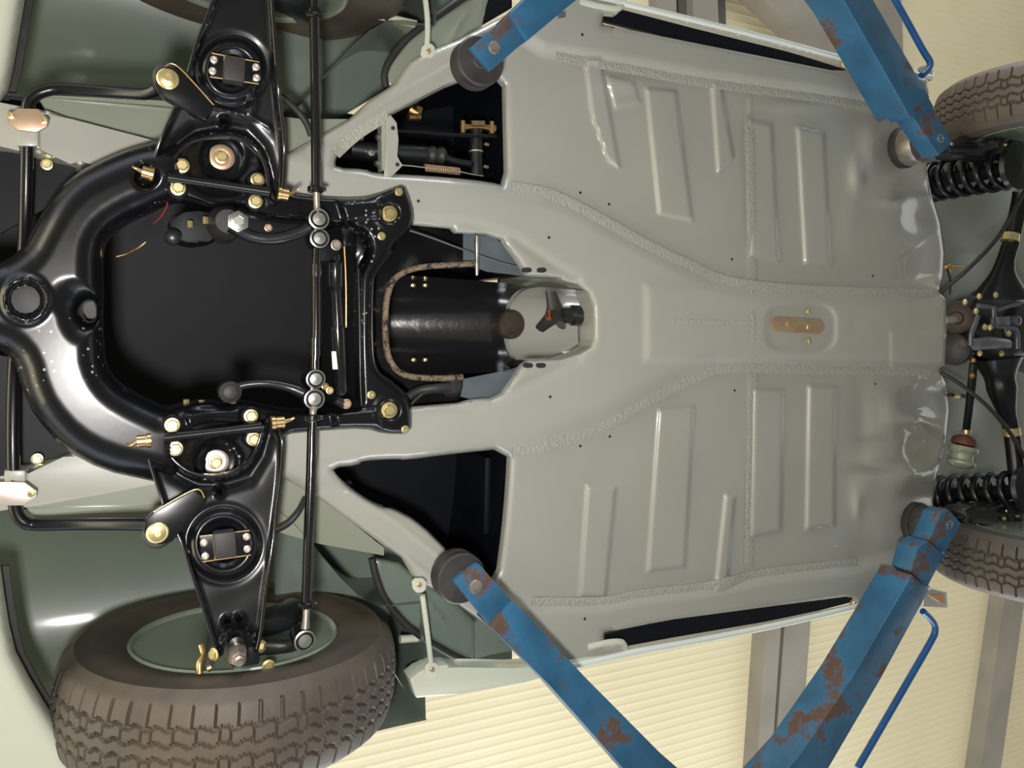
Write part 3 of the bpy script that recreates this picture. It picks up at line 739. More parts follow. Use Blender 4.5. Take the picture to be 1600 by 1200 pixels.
TA = [(335, -46), (343, 0), (325, 30), (305, 70), (290, 125), (270, 172), (256, 205), (243, 236), (238, 262), (240, 284), (246, 286), (256, 278), (262, 262), (275, 240), (292, 224), (312, 214), (345, 209), (375, 212), (395, 225), (410, 245), (416, 270), (421, 300), (430, 318), (438, 318), (446, 292), (446, 240), (440, 200), (434, 140), (430, 80), (428, 30), (425, 0), (424, -46)]
TA = [(330, -60), (340, -20), (328, 20), (308, 66)] + TA[4:9] + [(236, 284), (242, 294), (250, 290)] + TA[11:-2] + [(422, -60)]
BA = [(232, 674), (238, 668), (246, 676), (253, 690), (262, 706), (275, 724), (296, 740), (325, 747), (352, 745), (378, 735), (397, 715), (407, 690), (414, 662), (421, 648), (430, 650), (434, 668), (443, 686), (441, 740), (434, 800), (425, 870), (416, 930), (410, 985), (404, 1018), (397, 1020),
      (396, 1005), (389, 992), (375, 987), (361, 991), (352, 1004), (349, 1026), (338, 1026), (334, 1004), (318, 955), (300, 900), (280, 842), (258, 800), (242, 752), (228, 704)]
ta, tz = arm(TA, (362, 110), 42, 0, [smooth_poly([(350+4*math.cos(a), 190+4*math.sin(a)) for a in np.arange(0, 6.28, .7)], 1)],
             lambda U, V: polyridge(U, V, [(262, 256), (278, 226), (305, 205), (345, 197), (385, 204), (410, 232), (424, 280)], 12, .010)+polyridge(U, V, [(395, 150), (392, 170)], 6, -.010)+padp(U, V, [(300, 165), (395, 180), (425, 205), (420, 195), (300, 150)], 4, .004), True)
ba, bz = arm(BA, (350, 850), 47, 0, [smooth_poly([(343+4*math.cos(a), 768+4*math.sin(a)) for a in np.arange(0, 6.28, .7)], 1), [(356+4*math.cos(a), 971+4*math.sin(a)) for a in np.arange(0, 6.28, .7)], [(374+4*math.cos(a), 968+4*math.sin(a)) for a in np.arange(0, 6.28, .7)]],
             lambda U, V: polyridge(U, V, [(255, 700), (275, 738), (310, 757), (350, 756), (390, 744), (410, 712), (418, 680)], 12, .010)+polyridge(U, V, [(345, 1015), (352, 992), (375, 980), (395, 990), (402, 1012)], 7, .007), False)
for par, pts in ((ta, [(337, -10, -.205), (326, 20, -.203), (306, 72, -.196), (291, 124, -.190), (271, 172, -.168), (256, 206, -.152), (245, 236, -.142), (240, 262, -.138), (239, 284, -.138)]),
                 (ta, [(422, -40, -.205), (426, 20, -.203), (431, 90, -.194), (436, 150, -.180), (443, 210, -.152), (444, 250, -.140), (442, 290, -.138), (435, 312, -.138)]),
                 (ta, [(421, 300, -.138), (416, 268, -.138), (408, 245, -.140), (392, 226, -.142), (368, 214, -.146), (345, 212, -.147), (314, 217, -.146), (294, 226, -.143), (276, 242, -.140), (263, 262, -.138), (250, 288, -.138)]),
                 (ba, [(236, 676, -.138), (231, 704, -.140), (244, 752, -.158), (260, 800, -.170), (281, 842, -.182), (300, 896, -.192), (319, 953, -.200), (334, 1002, -.206)]),
                 (ba, [(431, 660, -.138), (441, 690, -.138), (439, 740, -.150), (432, 800, -.170), (423, 868, -.186), (414, 930, -.196), (408, 984, -.204), (402, 1014, -.207)]),
                 (ba, [(247, 684, -.138), (263, 708, -.140), (277, 724, -.143), (298, 738, -.146), (325, 745, -.148), (352, 743, -.147), (376, 733, -.145), (394, 714, -.141), (404, 690, -.138), (412, 664, -.138)])):
    ptube('rolled_edge', pts, .0032, M['blackgl'], par, sub=4, n=10)
def bump(par, quad, zf, bs):
    # quad: corners of the plate; rubber block in the middle
    c = np.mean(quad, 0)
    z = min(zf(*c), zf(*quad[0]))-.018
    pl = prism('bump_stop_plate', quad, z, .010, M['black'], par, bev=.001)
    q = [np.array(x, float) for x in quad]
    def L(s, t): return tuple((q[0]*(1-s)+q[1]*s)*(1-t)+(q[3]*(1-s)+q[2]*s)*t)
    prism('bump_stop', [L(.28, -.02), L(.72, -.02), L(.72, 1.02), L(.28, 1.02)], z-.026, .03, M['rubber'], par, bev=.004, label='black rubber bump stop block')
    ptube('plate_lip_highlight', [L(0, 0)+(z-.002,), L(1, 0)+(z-.002,)], .0011, M['brass'], par); ptube('plate_lip_highlight', [L(0, 1)+(z-.002,), L(1, 1)+(z-.002,)], .0011, M['brass'], par)  # brass colour paints the thin tan highlights along the plate edges
    ptube('plate_lip_highlight', [L(.27, 0)+(z-.004,), L(.27, 1)+(z-.004,)], .0013, M['brass'], par)
    for (s, t) in bs:
        u, v = L(s, t); lathe('rivet', P(u, v, z), (0, 0, -1), [(.0062, 0), (.0062, .004), (.0035, .005), (.003, .002), (0, .002)], M['pale'], par, n=16)
bump(ta, [(331, 83), (405, 97), (404, 131), (328, 120)], tz, [(.05, .28), (.04, .76), (.93, .28), (.95, .76)])
bump(ba, [(312, 838), (390, 829), (392, 867), (316, 878)], bz, [(.07, .25), (.07, .78), (.93, .22), (.93, .72)])
def linkarm(par, outline, bu, bv, z, m=None):
    pl = prism('link_bracket', outline, z, .022, M['black'], par, bev=.004)
    ptube('bracket_lip_highlight', [tuple(outline[2])+(z-.002,), tuple(outline[3])+(z-.002,), tuple(outline[4])+(z-.002,)], .0014, M['brass'], par)  # tan highlight on the bracket lip, put into its brass colour
    lathe('link_bush', P(bu, bv, z+.022), (0, 0, -1), [(.022, -.045), (.024, 0), (.024, .014), (.019, .018), (0, .018)], M['rubber'], par)
    lathe('link_bolt', P(bu, bv, z+.003), (0, 0, -1), [(.0175, 0), (.0175, .004), (.0155, .006), (.014, .006), (.0135, .010), (.006, .012), (.005, .010), (0, .010)], M['gold'], par, n=24, label='large yellow zinc bolt head')
linkarm(ta, [(243, 128), (244, 112), (258, 104), (278, 104), (334, 164), (328, 172), (322, 190), (298, 176), (255, 152)], 262, 124, -.194)
linkarm(ba, [(225, 832), (228, 812), (240, 800), (304, 765), (320, 778), (323, 786), (268, 848), (250, 852), (234, 848)], 246, 832, -.194)
# pivot shafts and spring seats
def pivot(par, a, b, ba_, bb_, bolts, seat, m_w):
    za, zb = -.155, -.155
    ptube('pivot_shaft', [(a[0], a[1], -.150), ((a[0]*3+b[0])/4, (a[1]*3+b[1])/4, -.150), ((a[0]+b[0])/2, (a[1]+b[1])/2, -.150), ((a[0]+3*b[0])/4, (a[1]+3*b[1])/4, -.150), (b[0], b[1], -.150)], [.0105, .0085, .008, .0085, .0105], M['black'], par, sub=4)
    for (p0, p1, p2) in (ba_, bb_):
        A, B_, C_ = P(*p0, -.150), P(*p1, -.150), P(*p2, -.150)
        d = (B_-A)
        L_ = d.length
        lathe('pivot_bush', A, d, [(.0105, 0), (.0125, .0), (.0125, L_*.3), (.0108, L_*.36), (.0108, L_), (.007, L_), (0, L_)], M['brass'], par, n=8 if 0 else 24)
        ptube('grease_nipple', [tuple(p1)+(-.150,), tuple(p2)+(-.150,), (p2[0]+(5 if p2[0] > p1[0] else -5), p2[1]-3, -.152)], [.0042, .0028, .0022], M['brass'], par, sub=3)
    for (u, v) in bolts: bolt(sf, u, v, min(sz(u, v), -.105)-.004, .0100, M['gold'], hh=.010)
    u, v = seat
    z = sz(u, v)-.002
    lathe('spring_seat_washer', P(u, v, z), (0, 0, -1), [(.0235, -.004), (.0235, .004), (.019, .006), (.0125, .005), (.0115, 0)], m_w, sf, n=32, label='iridescent washer at the spring seat')
    bolt(sf, u, v, z-.001, .0095, M['gold'], hh=.014)
pivot(ta, (262, 277), (420, 300), ((240, 273), (222, 268), (212, 263)), ((434, 302), (450, 305), (462, 298)), [(284, 259), (278, 294), (402, 281), (399, 315)], (346, 246), M['pink'])
pivot(ba, (256, 684), (408, 667), ((236, 688), (214, 690), (204, 696)), ((424, 661), (444, 659), (455, 655)), [(269, 664), (274, 701), (392, 650), (396, 686)], (337, 722), M['pale'])
# pads the pivot bolts sit on
for (u, v) in [(284, 259), (278, 294), (402, 281), (399, 315), (269, 664), (274, 701), (392, 650), (396, 686)]:
    lathe('mounting_boss', P(u, v, min(sz(u, v), -.105)), (0, 0, -1), [(.019, -.03), (.018, .0), (.014, .003), (0, .003)], M['black'], sf, n=20)

# ---- anti-roll bar with its zinc clamps
ar = ptube('anti_roll_bar', [(246, 138, -.14), (225, 147, -.12), (170, 144, -.08), (100, 139, -.05), (68, 143, -.045), (48, 156, -.045), (43, 178, -.045), (42, 230, -.04), (40, 330, -.02), (36, 420, .02), (28, 500, .02), (22, 580, -.02), (20, 680, -.04), (22, 770, -.045), (26, 800, -.045), (38, 816, -.045), (60, 820, -.045), (120, 819, -.07), (190, 819, -.12), (235, 820, -.15)], .0105, M['black'], car, sub=6, n=14, label='gloss black anti-roll bar across the front')
for poly, m, bb in (([(10, 182), (27, 169), (60, 170), (76, 186), (73, 198), (57, 206), (28, 203), (12, 192)], M['pink'], [(17, 181), (69, 189)]), ([(-28, 765), (-5, 753), (38, 754), (57, 768), (56, 778), (36, 790), (2, 790), (-26, 778)], M['pale'], [(49, 771), (-20, 771)])):
    cl = prism('bar_clamp', poly, -.068, .008, m, car, bev=.0015, label='shiny zinc plated clamp plate')
    for (u, v) in bb: lathe('clamp_bolt', P(u, v, -.069), (0, 0, -1), [(.006, 0), (.006, .004), (.003, .005), (0, .003)], M['gold'], cl, n=12)
for (u, v) in [(42, 206), (22, 745)]:
    prism('clamp_bracket', [(u-16, v-10), (u+18, v-10), (u+18, v+22 if v < 500 else v+8), (u-16, v+22 if v < 500 else v+8)], -.055, .05, M['paint'], car, bev=.004)
for (u, v) in [(73, 257), (58, 717)]: bolt(car, u, v, .02, .008, M['gold'])
prism('radiator_cross_panel', [(-100, 216), (118, 258), (118, 300), (-100, 420)], .05, .01, M['satin'], car)
prism('radiator_cross_panel', [(-100, 540), (30, 560), (118, 706), (-100, 760)], .05, .01, M['satin'], car)

# ---- steering gear
def balljoint(par, u, v, h, r=.019, m=None):
    r *= 1.12
    p = P(u, v, h)
    lathe('ball_joint', p, (0, 0, -1), [(.012, -.05), (.020, -.035), (.021, -.018), (r, -.01), (r, .004), (r*.93, .008), (r*.80, .008)], M['black'], par, n=28)
    lathe('ball_joint_cap', p, (0, 0, -1), [(r*.96, .004), (r*.94, .009), (r*.80, .010), (r*.74, .007), (r*.62, .007), (r*.58, .010), (0, .011)], m or M['steel'], par, n=28)
def clampr(par, p, h, r=.012):
    a = P(p[0], p[1]-5, h); b = P(p[0], p[1]+5, h)
    lathe('rod_clamp', a, b-a, [(r, 0), (r+.003, .002), (r+.003, (b-a).length-.002), (r, (b-a).length)], M['black'], par)
    ptube('clamp_screw', [(p[0]-12, p[1]+2, h-.004), (p[0]+16, p[1], h-.004)], .0040, M['blackr'], par)
tr = ptube('tie_rod', [(491, -70, -.165), (491, 30, -.158), (493, 160, -.142), (494, 298, -.125)], .0092, M['blackgl'], car, sub=2, n=18)
ptube('rod_end', [(494, 300, -.125), (495, 322, -.122), (496, 334, -.12)], [.0065, .0065, .009], M['dsteel'], tr)
balljoint(tr, 497, 343, -.12, .0185); clampr(tr, (493, 296), -.125); clampr(tr, (491, 20), -.16)
tr = ptube('tie_rod', [(488, 660, -.125), (486, 740, -.135), (482, 840, -.148), (479, 940, -.160)], .0095, M['blackgl'], car, sub=2, n=18)
ptube('rod_end', [(490, 634, -.122), (489, 646, -.122), (488, 662, -.125)], [.009, .0065, .0065], M['dsteel'], tr)
ptube('rod_end', [(479, 940, -.160), (478, 965, -.165), (477, 982, -.168)], [.0065, .0065, .009], M['dsteel'], tr)
balljoint(tr, 490, 623, -.12, .0185); balljoint(tr, 475, 999, -.168, .0185); clampr(tr, (488, 652), -.125); clampr(tr, (479, 944), -.16)
dl = ptube('drag_link', [(495, 386, -.10), (494, 430, -.10), (494, 520, -.10), (493, 545, -.10), (492, 585, -.10)], .0085, M['blackgl'], car, sub=2, n=16)
ptube('threaded_end', [(494, 414, -.10), (494, 432, -.10)], .0100, M['blackr'], dl); ptube('threaded_end', [(493, 528, -.10), (493, 556, -.10)], .0100, M['blackr'], dl)
balljoint(dl, 498, 373, -.11, .0175); balljoint(dl, 492, 592, -.11, .0175)
prism('damper_bracket', [(491, 390), (508, 388), (518, 378), (530, 384), (530, 396), (516, 408), (491, 409)], -.095, .014, M['black'], dl, bev=.002)
bolt(dl, 525, 383, -.098, .0085, M['dsteel'])
dm = ptube('steering_damper', [(524, 398, -.08), (524, 408, -.08), (524, 411, -.08), (524, 446, -.08), (525, 450, -.08), (525, 456, -.08)], [.010, .010, .0155, .0155, .013, .011], M['blackgl'], car, sub=1, n=20, label='black telescopic steering damper')
ptube('damper_rod', [(525, 455, -.08), (528, 512, -.08)], .0100, M['blackgl'], dm, n=18)
ptube('damper_body', [(527, 510, -.08), (527.5, 511, -.08), (532, 612, -.08), (532, 617, -.08)], [.0095, .0142, .0142, .010], M['blackgl'], dm, sub=1, n=20)
prism('paper_label', [(518, 549), (525, 549), (528, 577), (520, 577)], -.0955, .002, M['white'], dm)
ptube('damper_end', [(525, 624, -.08), (538, 632, -.08)], .010, M['cast'], dm); bolt(dm, 541, 631, -.085, .008, M['pink'])
ptube('stay_rod', [(538, 385, -.03), (540, 420, -.03), (541, 460, -.03), (541, 512, -.03)], .0024, M['brass'], car)
# steering box and pitman arm
sb = ptube('pitman_arm', [(366, 350, -.10), (385, 366, -.10), (412, 373, -.10), (440, 371, -.10), (470, 362, -.10), (490, 352, -.10)], [.020, .0125, .0115, .0115, .012, .014], M['cast'], car, n=16, sub=6)
lathe('castle_nut', P(372, 346, -.118), (0, 0, -1), [(.020, -.02), (.020, .002), (.0165, .003), (.0165, .012), (.010, .014), (.009, .010), (0, .010)], M['steel'], sb, n=6)
sbx = prism('steering_box', smooth_poly([(262, 335), (300, 330), (345, 330), (356, 345), (350, 366), (335, 376), (300, 382), (270, 372)], 1), -.045, .10, M['satin'], car, bev=.006)
lathe('box_flange', P(352, 350, -.05), (0, 0, -1), [(.034, -.05), (.034, .02), (.028, .03), (.022, .045), (0, .045)], M['rubber'], sbx, n=24)
for (u, v) in [(297, 353), (321, 347)]: ptube('box_bolt', [(u, v-8, -.07), (u, v+3, -.07)], .0052, M['gold'], sbx, n=6)
lathe('adjuster', P(270, 370, -.06), (0, 0, -1), [(.014, -.02), (.014, .01), (.008, .014), (0, .014)], M['cast'], sbx, n=12)
bolt(car, 419, 356, -.06, .006, M['pink'])
ptube('brake_pipe', [(182, 401, -.03), (200, 396, -.035), (215, 388, -.045), (228, 378, -.05)], .0024, M['brass'], car)
ptube('red_wire', [(262, 316, -.10), (258, 328, -.09), (250, 340, -.08), (240, 349, -.07)], .0012, M['red'], car)
ia = ptube('idler_arm', [(353, 612, -.09), (380, 602, -.095), (415, 599, -.10), (450, 605, -.10), (478, 616, -.105)], [.012, .0085, .008, .009, .012], M['cast'], car, sub=6)
lathe('idler_bush', P(360, 613, -.105), (0, 0, -1), [(.020, -.04), (.020, .0), (.013, .004), (.012, .0), (.004, .002), (0, .002)], M['rubber'], ia, n=24)
for (u, v, d) in [(291, 628, 4), (315, 630, 5), (364, 627, 4)]: ptube('mount_bolt', [(u, v-d, -.08), (u, v+3, -.08)], .0055, M['gold'], sf, n=6)
bolt(car, 515, 610, -.10, .006, M['gold']); bolt(car, 508, 604, -.08, .006, M['brass'])

# ---- driver's footwell: brake cylinder, pedal shaft, return spring
bc = ptube('brake_cylinder', [(548, 232, .06), (585, 236, .055), (625, 238, .05), (665, 241, .045)], .019, M['cast'], car, sub=2, n=20)
ptube('rubber_boot', [(662, 241, .045), (668, 241, .045), (675, 242, .045), (682, 243, .045), (690, 243, .045), (696, 244, .045)], [.0215, .017, .0215, .017, .021, .013], M['rubber'], bc, sub=3)
ptube('push_rod', [(694, 245, .045), (712, 252, .045), (735, 256, .045)], .0085, M['cast'], bc, sub=2)
br_ = prism('cylinder_bracket', [(604, 185), (610, 179), (620, 192), (623, 220), (620, 244), (624, 252), (630, 258), (612, 276), (600, 276), (603, 220)], -.02, .004, M['paint'], car, bev=.001)
prism('bracket_web', [(596, 192), (604, 188), (603, 262), (597, 268)], .0, .03, M['paint'], br_)
for (u, v) in [(614, 200), (621, 257)]: lathe('bracket_hole', P(u, v, -.0205), (0, 0, -1), [(0, .0006), (.0045, .0005), (.0045, -.001)], M['rubber'], br_, n=14)
for (u, v) in [(592, 215), (590, 256), (565, 215)]: bolt(br_, u, v, .02, .006, M['steel'], ax=(-1, 0, -.4))
lathe('cylinder_port', P(579, 240, .03), (0, 0, -1), [(.007, -.02), (.007, .008), (0, .009)], M['steel'], bc, n=14)
ptube('clutch_rod', [(620, 205, .03), (660, 207, .03), (700, 211, .03), (775, 213, .03)], .0045, M['black'], car, sub=3)
pd = ptube('pedal_shaft', [(744, 200, .05), (744, 236, .05), (744, 237, .05), (745, 274, .05)], [.0155, .0155, .0155, .0155], M['cast'], car, sub=1, n=20)
ptube('shaft_ring', [(744, 236, .05), (744, 238, .05)], .0172, M['pale'], pd)
ptube('pedal_clamp', [(722, 199, .04), (735, 198, .035), (752, 198, .035), (772, 201, .04)], [.010, .006, .006, .010], M['brass'], pd)
for (u, v) in [(723, 199), (768, 200)]: ptube('clamp_bolt', [(u, v-10, .035), (u, v+9, .035)], .0062, M['brass'], pd, n=8)
ptube('clamp_nut', [(736, 193, .03), (756, 193, .03)], .0075, M['brass'], pd, n=8)
# coil return spring
def coil(p0, p1, R, r, turns, seg=12, n=6, up=None):
    p0, p1 = Vector(p0), Vector(p1); ax, a, b = frame(p1-p0); N = int(turns*seg)
    pts = []
    for i in range(N+1):
        t = i/N; th = 2*math.pi*turns*t
        pts.append(p0+(p1-p0)*t+(a*math.cos(th)+b*math.sin(th))*(R(t) if callable(R) else R))
    return g_tube(pts, r, n, 1)
V, Fc = coil(P(664, 262, .01), P(718, 268, .01), .0075, .0014, 19); sp_ = mo('return_spring', V, Fc, M['pink'], car, recalc=True, angle=80)
ptube('spring_hook', [(622, 258, -.015), (640, 259, .0), (664, 262, .01)], .0013, M['pale'], sp_); ptube('spring_hook', [(718, 268, .01), (736, 272, .02), (755, 275, .03)], .0013, M['pale'], sp_)
for (a_, b_) in (((638, 182), (656, 182)), ((640, 170), (652, 178)), ((655, 168), (650, 186))): ptube('banjo_fitting', [(a_[0], a_[1], .12), (b_[0], b_[1], .12)], .010, M['brass'], car, n=8)
for (u, v) in [(763, 226), (762, 261)]: lathe('stud', P(u, v, .06), (-1, 0, -.3), [(.004, 0), (.004, .01), (0, .012)], M['pink'], car, n=8)
# oil or heater hose
ptube('heater_hose', [(636, 621, .01), (655, 610, .01), (680, 606, .0), (703, 604, .0)], .0105, M['rubber'], car)
lathe('hose_grommet', P(706, 602, .015), (0, 0, -1), [(.026, -.02), (.027, .0), (.018, .01), (0, .012)], M['rubber'], car)
ptube('thin_hose', [(640, 634, .0), (652, 622, -.0), (664, 614, .0), (690, 612, .01)], .0035, M['rubber'], car)
ptube('brake_hose', [(440, 150, .02), (462, 170, .0), (478, 192, .0), (486, 212, .0)], .0065, M['rubber'], car)
ptube('brake_hose', [(432, 828, .0), (450, 818, -.02), (466, 800, -.02), (476, 780, .0)], .0065, M['rubber'], car)

# ---- wheels
def tyre_mesh():
    Rr, Hw = .325, .092
    prof = [(.188, -.066), (.194, -.074), (.205, -.080), (.235, -.090), (.262, -.092), (.285, -.088), (.289, -.0895), (.292, -.0895), (.296, -.086), (.306, -.079), (.3125, -.073)]
    prof = [tuple(p) for p in prof]
    tread = [(Rr-.010*(abs(y)/.068)**2.5, y) for y in np.linspace(-.068, .068, 46)]
    full = prof+tread+[(r, -y) for r, y in prof[::-1]]
    NA = 720; n = len(full); A = np.arange(NA)*2*np.pi/NA
    r = np.array([p[0] for p in full])[None, :]*np.ones((NA, 1)); y = np.array([p[1] for p in full])[None, :]*np.ones((NA, 1))
    N = 56
    ph = (A*N/(2*np.pi))[:, None]
    tri = np.abs(((ph) % 1)*2-1)*2-1
    tr_ = np.zeros_like(r)
    for yk in (-.036, -.012, .012, .036):
        sg = 1
        tr_ = np.maximum(tr_, (np.abs(y-(yk+sg*tri*.0042)) < .0030)*1.0)
    lat = (((ph+np.where(np.abs(y) > .036, 0, .5)) % 1) < .10)*((np.abs(y) > .036) & (np.abs(y) < .070))*1.0
    lat2 = (((ph+.25) % .5) < .045)*(np.abs(y) < .036)*((np.abs(y) > .014))*1.0
    g = np.maximum(tr_, np.maximum(lat, lat2*.8))*(np.abs(y) < .0685)*(r > .312)
    r = r-.0065*g
    V = np.stack([r*np.cos(A)[:, None], y, r*np.sin(A)[:, None]], -1).reshape(-1, 3)
    F_ = []
    for i in range(NA):
        j = (i+1) % NA
        for q in range(n-1): F_.append((i*n+q, i*n+q+1, j*n+q+1, j*n+q))
    return V, F_
TV, TF = tyre_mesh()
tyre_me = bpy.data.meshes.new('tyre'); tyre_me.from_pydata(TV.tolist(), [], TF); tyre_me.materials.append(M['tyre'])
b_ = bmesh.new(); b_.from_mesh(tyre_me); bmesh.ops.recalc_face_normals(b_, faces=b_.faces)
for f in b_.faces: f.smooth = True
for e in b_.edges:
    if len(e.link_faces) == 2 and e.calc_face_angle(0) > .7: e.smooth = False
b_.to_mesh(tyre_me); b_.free()
def lmesh(name, prof, m, n=64):
    V, F_ = g_lathe((0, 0, 0), (0, 1, 0), prof, n)
    me = bpy.data.meshes.new(name); me.from_pydata([tuple(v) for v in V], [], F_); me.materials.append(m)
    b = bmesh.new(); b.from_mesh(me); bmesh.ops.recalc_face_normals(b, faces=b.faces)
    for f in b.faces: f.smooth = True
    for e in b.edges:
        if len(e.link_faces) == 2 and e.calc_face_angle(0) > .7: e.smooth = False
    b.to_mesh(me); b.free(); return me
rim_me = lmesh('rim', [(.200, -.074), (.202, -.080), (.198, -.083), (.192, -.079), (.190, -.066), (.180, -.058), (.176, -.030), (.162, -.020), (.160, .025), (.150, .040), (.120, .050), (.105, .040), (.075, .035), (.070, .045), (0, .045), (0, .052), (.12, .058), (.17, .055), (.195, .076), (.200, .078), (.200, .074), (.185, .060), (.170, -.010), (.188, -.055), (.194, -.070)], M['rim'])
disc_me = lmesh('brake_disc', [(.05, -.03), (.125, -.030), (.128, -.024), (.128, -.016), (.122, -.012), (.05, -.010)], M['cast'])
hub_me = lmesh('hub', [(.0, -.06), (.030, -.06), (.034, -.05), (.045, -.045), (.062, -.030), (.062, .03), (0, .03)], M['cast'])
def wheel(x, y, z, camber, steer, label):
    s = 1 if y > 0 else -1
    e = empty('wheel', (x, y, z), car)
    e.rotation_euler = (camber*s, 0, steer+(0 if s > 0 else math.pi)); e['label'] = label
    for me in (tyre_me, rim_me, disc_me, hub_me):
        o = bpy.data.objects.new(me.name, me); scn.collection.objects.link(o); o.parent = e
    return e
wheel(.207, .745, 2.05, math.radians(-2), math.radians(2), 'dusty front tyre on a green grey rim, turned towards the camera')
wheel(.207, -.745, 2.05, math.radians(2), math.radians(2), 'dark front tyre at the upper edge')
wheel(2.607, .70, 1.835, math.radians(0), 0, 'rear tyre with zigzag tread')
wheel(2.607, -.70, 1.835, math.radians(0), 0, 'rear tyre with zigzag tread')

# steering knuckle and ball joint of the lower arm
for s in (-1, 1):
    if s > 0: q = [(374, 1040), (330, 1040), (420, 1042)]
    kx, kz = .207, 2.05
    Y = .64*s
    kn = box('steering_knuckle', (kx+.0, .655*s, kz-.06), (.05, .05, .20), M['cast'], car, bev=.012)
    V, Fc = g_tube([(kx, .65*s, kz-.10), (kx+.07, .64*s, kz-.16), Vector(P(475, 999, -.150)) if s > 0 else Vector((P(475, 999, -.150).x, -P(475, 999, -.150).y, P(475, 999, -.150).z))], [.020, .013, .013], 14, 5)
    mo('steering_arm', V, Fc, M['cast'], car, recalc=True)
    V, Fc = g_tube([(kx-.02, .66*s, kz-.02), (kx+.10, .665*s, kz+.04), (kx+.13, .67*s, kz+.10)], [.03, .035, .03], 12, 4); mo('brake_caliper', V, Fc, M['cast'], car, recalc=True)
lk = lathe('lower_ball_joint', P(373, 1030, -.20), (0, 0, -1), [(.018, -.06), (.017, -.01), (.013, .0), (.0105, .0), (.0105, .010), (.006, .012), (.006, .018), (0, .018)], M['dsteel'], car, n=6)
lathe('grease_cap', P(370, 1009, -.17), (0, 0, -1), [(.016, -.03), (.014, -.004), (.005, 0), (.005, .004), (0, .005)], M['cast'], car, n=20)
for (u, v) in [(335, 1022), (408, 1010)]: bolt(ba, u, v, -.185, .009, M['gold'], ax=(-1 if u < 370 else 1, 0, -.6))
for pts in ([(315, 1008, -.14), (318, 1022, -.15), (312, 1036, -.16), (312, 1052, -.165)], [(324, 1045, -.17), (330, 1042, -.17)]): ptube('brake_line_fitting', pts, .0065, M['brass'], car)
bolt(car, 419, 1040, -.16, .009, M['gold']); bolt(car, 370, 1009, -.172, .004, M['gold'])

# ---- rear: boot floor, swing axle, springs, trailing arms
RB = [(1405, 150), (1470, 190), (1760, 150), (1760, 900), (1470, 860), (1405, 860)]
sheet('boot_floor', RB, .20, M['rearp'], car, step=10, thick=.01,
      relief=lambda U, V, D: .02*np.sin(U/23.)*np.sin(V/37.)-.05*ss((60-np.abs(V-520))/30)*0+padp(U, V, [(1495, 395), (1560, 360), (1560, 400), (1500, 398)], 3, .01))
tb_ = [(1598, 235, -.10), (1596, 300, -.08), (1586, 350, -.07), (1578, 390, -.065)]
ax1 = ptube('axle_tube', tb_, [.026, .026, .025, .025], M['black'], car, n=22)
ptube('gold_band', [(1579, 366, -.068), (1577, 377, -.068)], .0275, M['gold'], ax1, n=22)
ptube('axle_trumpet', [(1578, 385, -.065), (1572, 405, -.063), (1568, 425, -.06), (1566, 445, -.055), (1565, 462, -.05)], [.026, .027, .036, .060, .085], M['black'], ax1, n=26)
ax2 = ptube('axle_tube', [(1558, 560, -.045), (1562, 588, -.05), (1566, 610, -.055), (1572, 640, -.06), (1578, 662, -.062), (1584, 700, -.07), (1592, 780, -.09)], [.075, .047, .044, .030, .025, .025, .025], M['black'], car, n=22)
ptube('gold_band', [(1579, 668, -.064), (1581, 680, -.066)], .0268, M['gold'], ax2, n=22)
# differential housing
df = lathe('differential_housing', P(1562, 512, .05), (0, 0, -1), [(.14, -.06), (.14, .0), (.125, .06), (.09, .10), (.0, .11)], M['cast'], car, n=30, label='black final drive casting')
def rib(a, b, h=-.075, w=.010, m='castl'): ptube('casting_rib', [(a[0], a[1], h), (b[0], b[1], h)], w, M[m], df, n=8)
for pts in ([(1528, 493), (1524, 505), (1518, 520), (1517, 540)], [(1552, 478), (1553, 495), (1552, 508), (1575, 511), (1588, 518), (1590, 545)], [(1528, 478), (1548, 480)], [(1558, 484), (1575, 478), (1592, 474)]):
    V, Fc = g_tube([P(u, v, -.072) for u, v in pts], .0085, 8, 4, flat=.8); mo('casting_rib', V, Fc, M['castl'], df, recalc=True)
prism('cast_boss', [(1560, 495), (1578, 494), (1579, 508), (1561, 508)], -.088, .03, M['castl'], df, bev=.003)
lathe('drain_boss', P(1585, 501, -.075), (0, 0, -1), [(.018, -.02), (.016, .014), (.009, .016), (.008, .008), (0, .008)], M['castl'], df, n=20)
ptube('cross_shaft', [(1524, 538, -.085), (1545, 536, -.09), (1572, 538, -.085)], [.019, .021, .019], M['castl'], df, n=18)
for (u, v) in [(1530, 552), (1564, 553), (1529, 463), (1555, 461), (1524, 486), (1507, 472), (1590, 464), (1538, 511), (1546, 512), (1575, 521)]: bolt(df, u, v, -.085, .0085, M['gold'] if v > 455 else M['steel'])
prism('casting_flange', smooth_poly([(1512, 470), (1545, 458), (1600, 460), (1640, 470), (1640, 590), (1600, 575), (1540, 560), (1512, 548)], 1), -.03, .06, M['cast'], df, bev=.006)
lathe('input_flange', P(1494, 497, -.02), (-1, 0, -.75), [(.050, -.06), (.052, -.01), (.050, .0), (.046, .003), (.022, .004), (.016, .02), (0, .02)], M['rust'], df, n=30)
ptube('splined_shaft', [(1474, 501, -.01), (1490, 500, -.02)], .016, M['steel'], df, n=14)
lathe('rubber_coupling', P(1488, 545, .0), (-1, 0, -.5), [(.045, -.05), (.055, -.04), (.055, -.02), (.045, -.01), (.052, .0), (.052, .02), (.03, .03), (0, .03)], M['rubber'], df, n=28)
bolt(df, 1503, 538, -.06, .013, M['rust'], ax=(-1, 0, -.8))
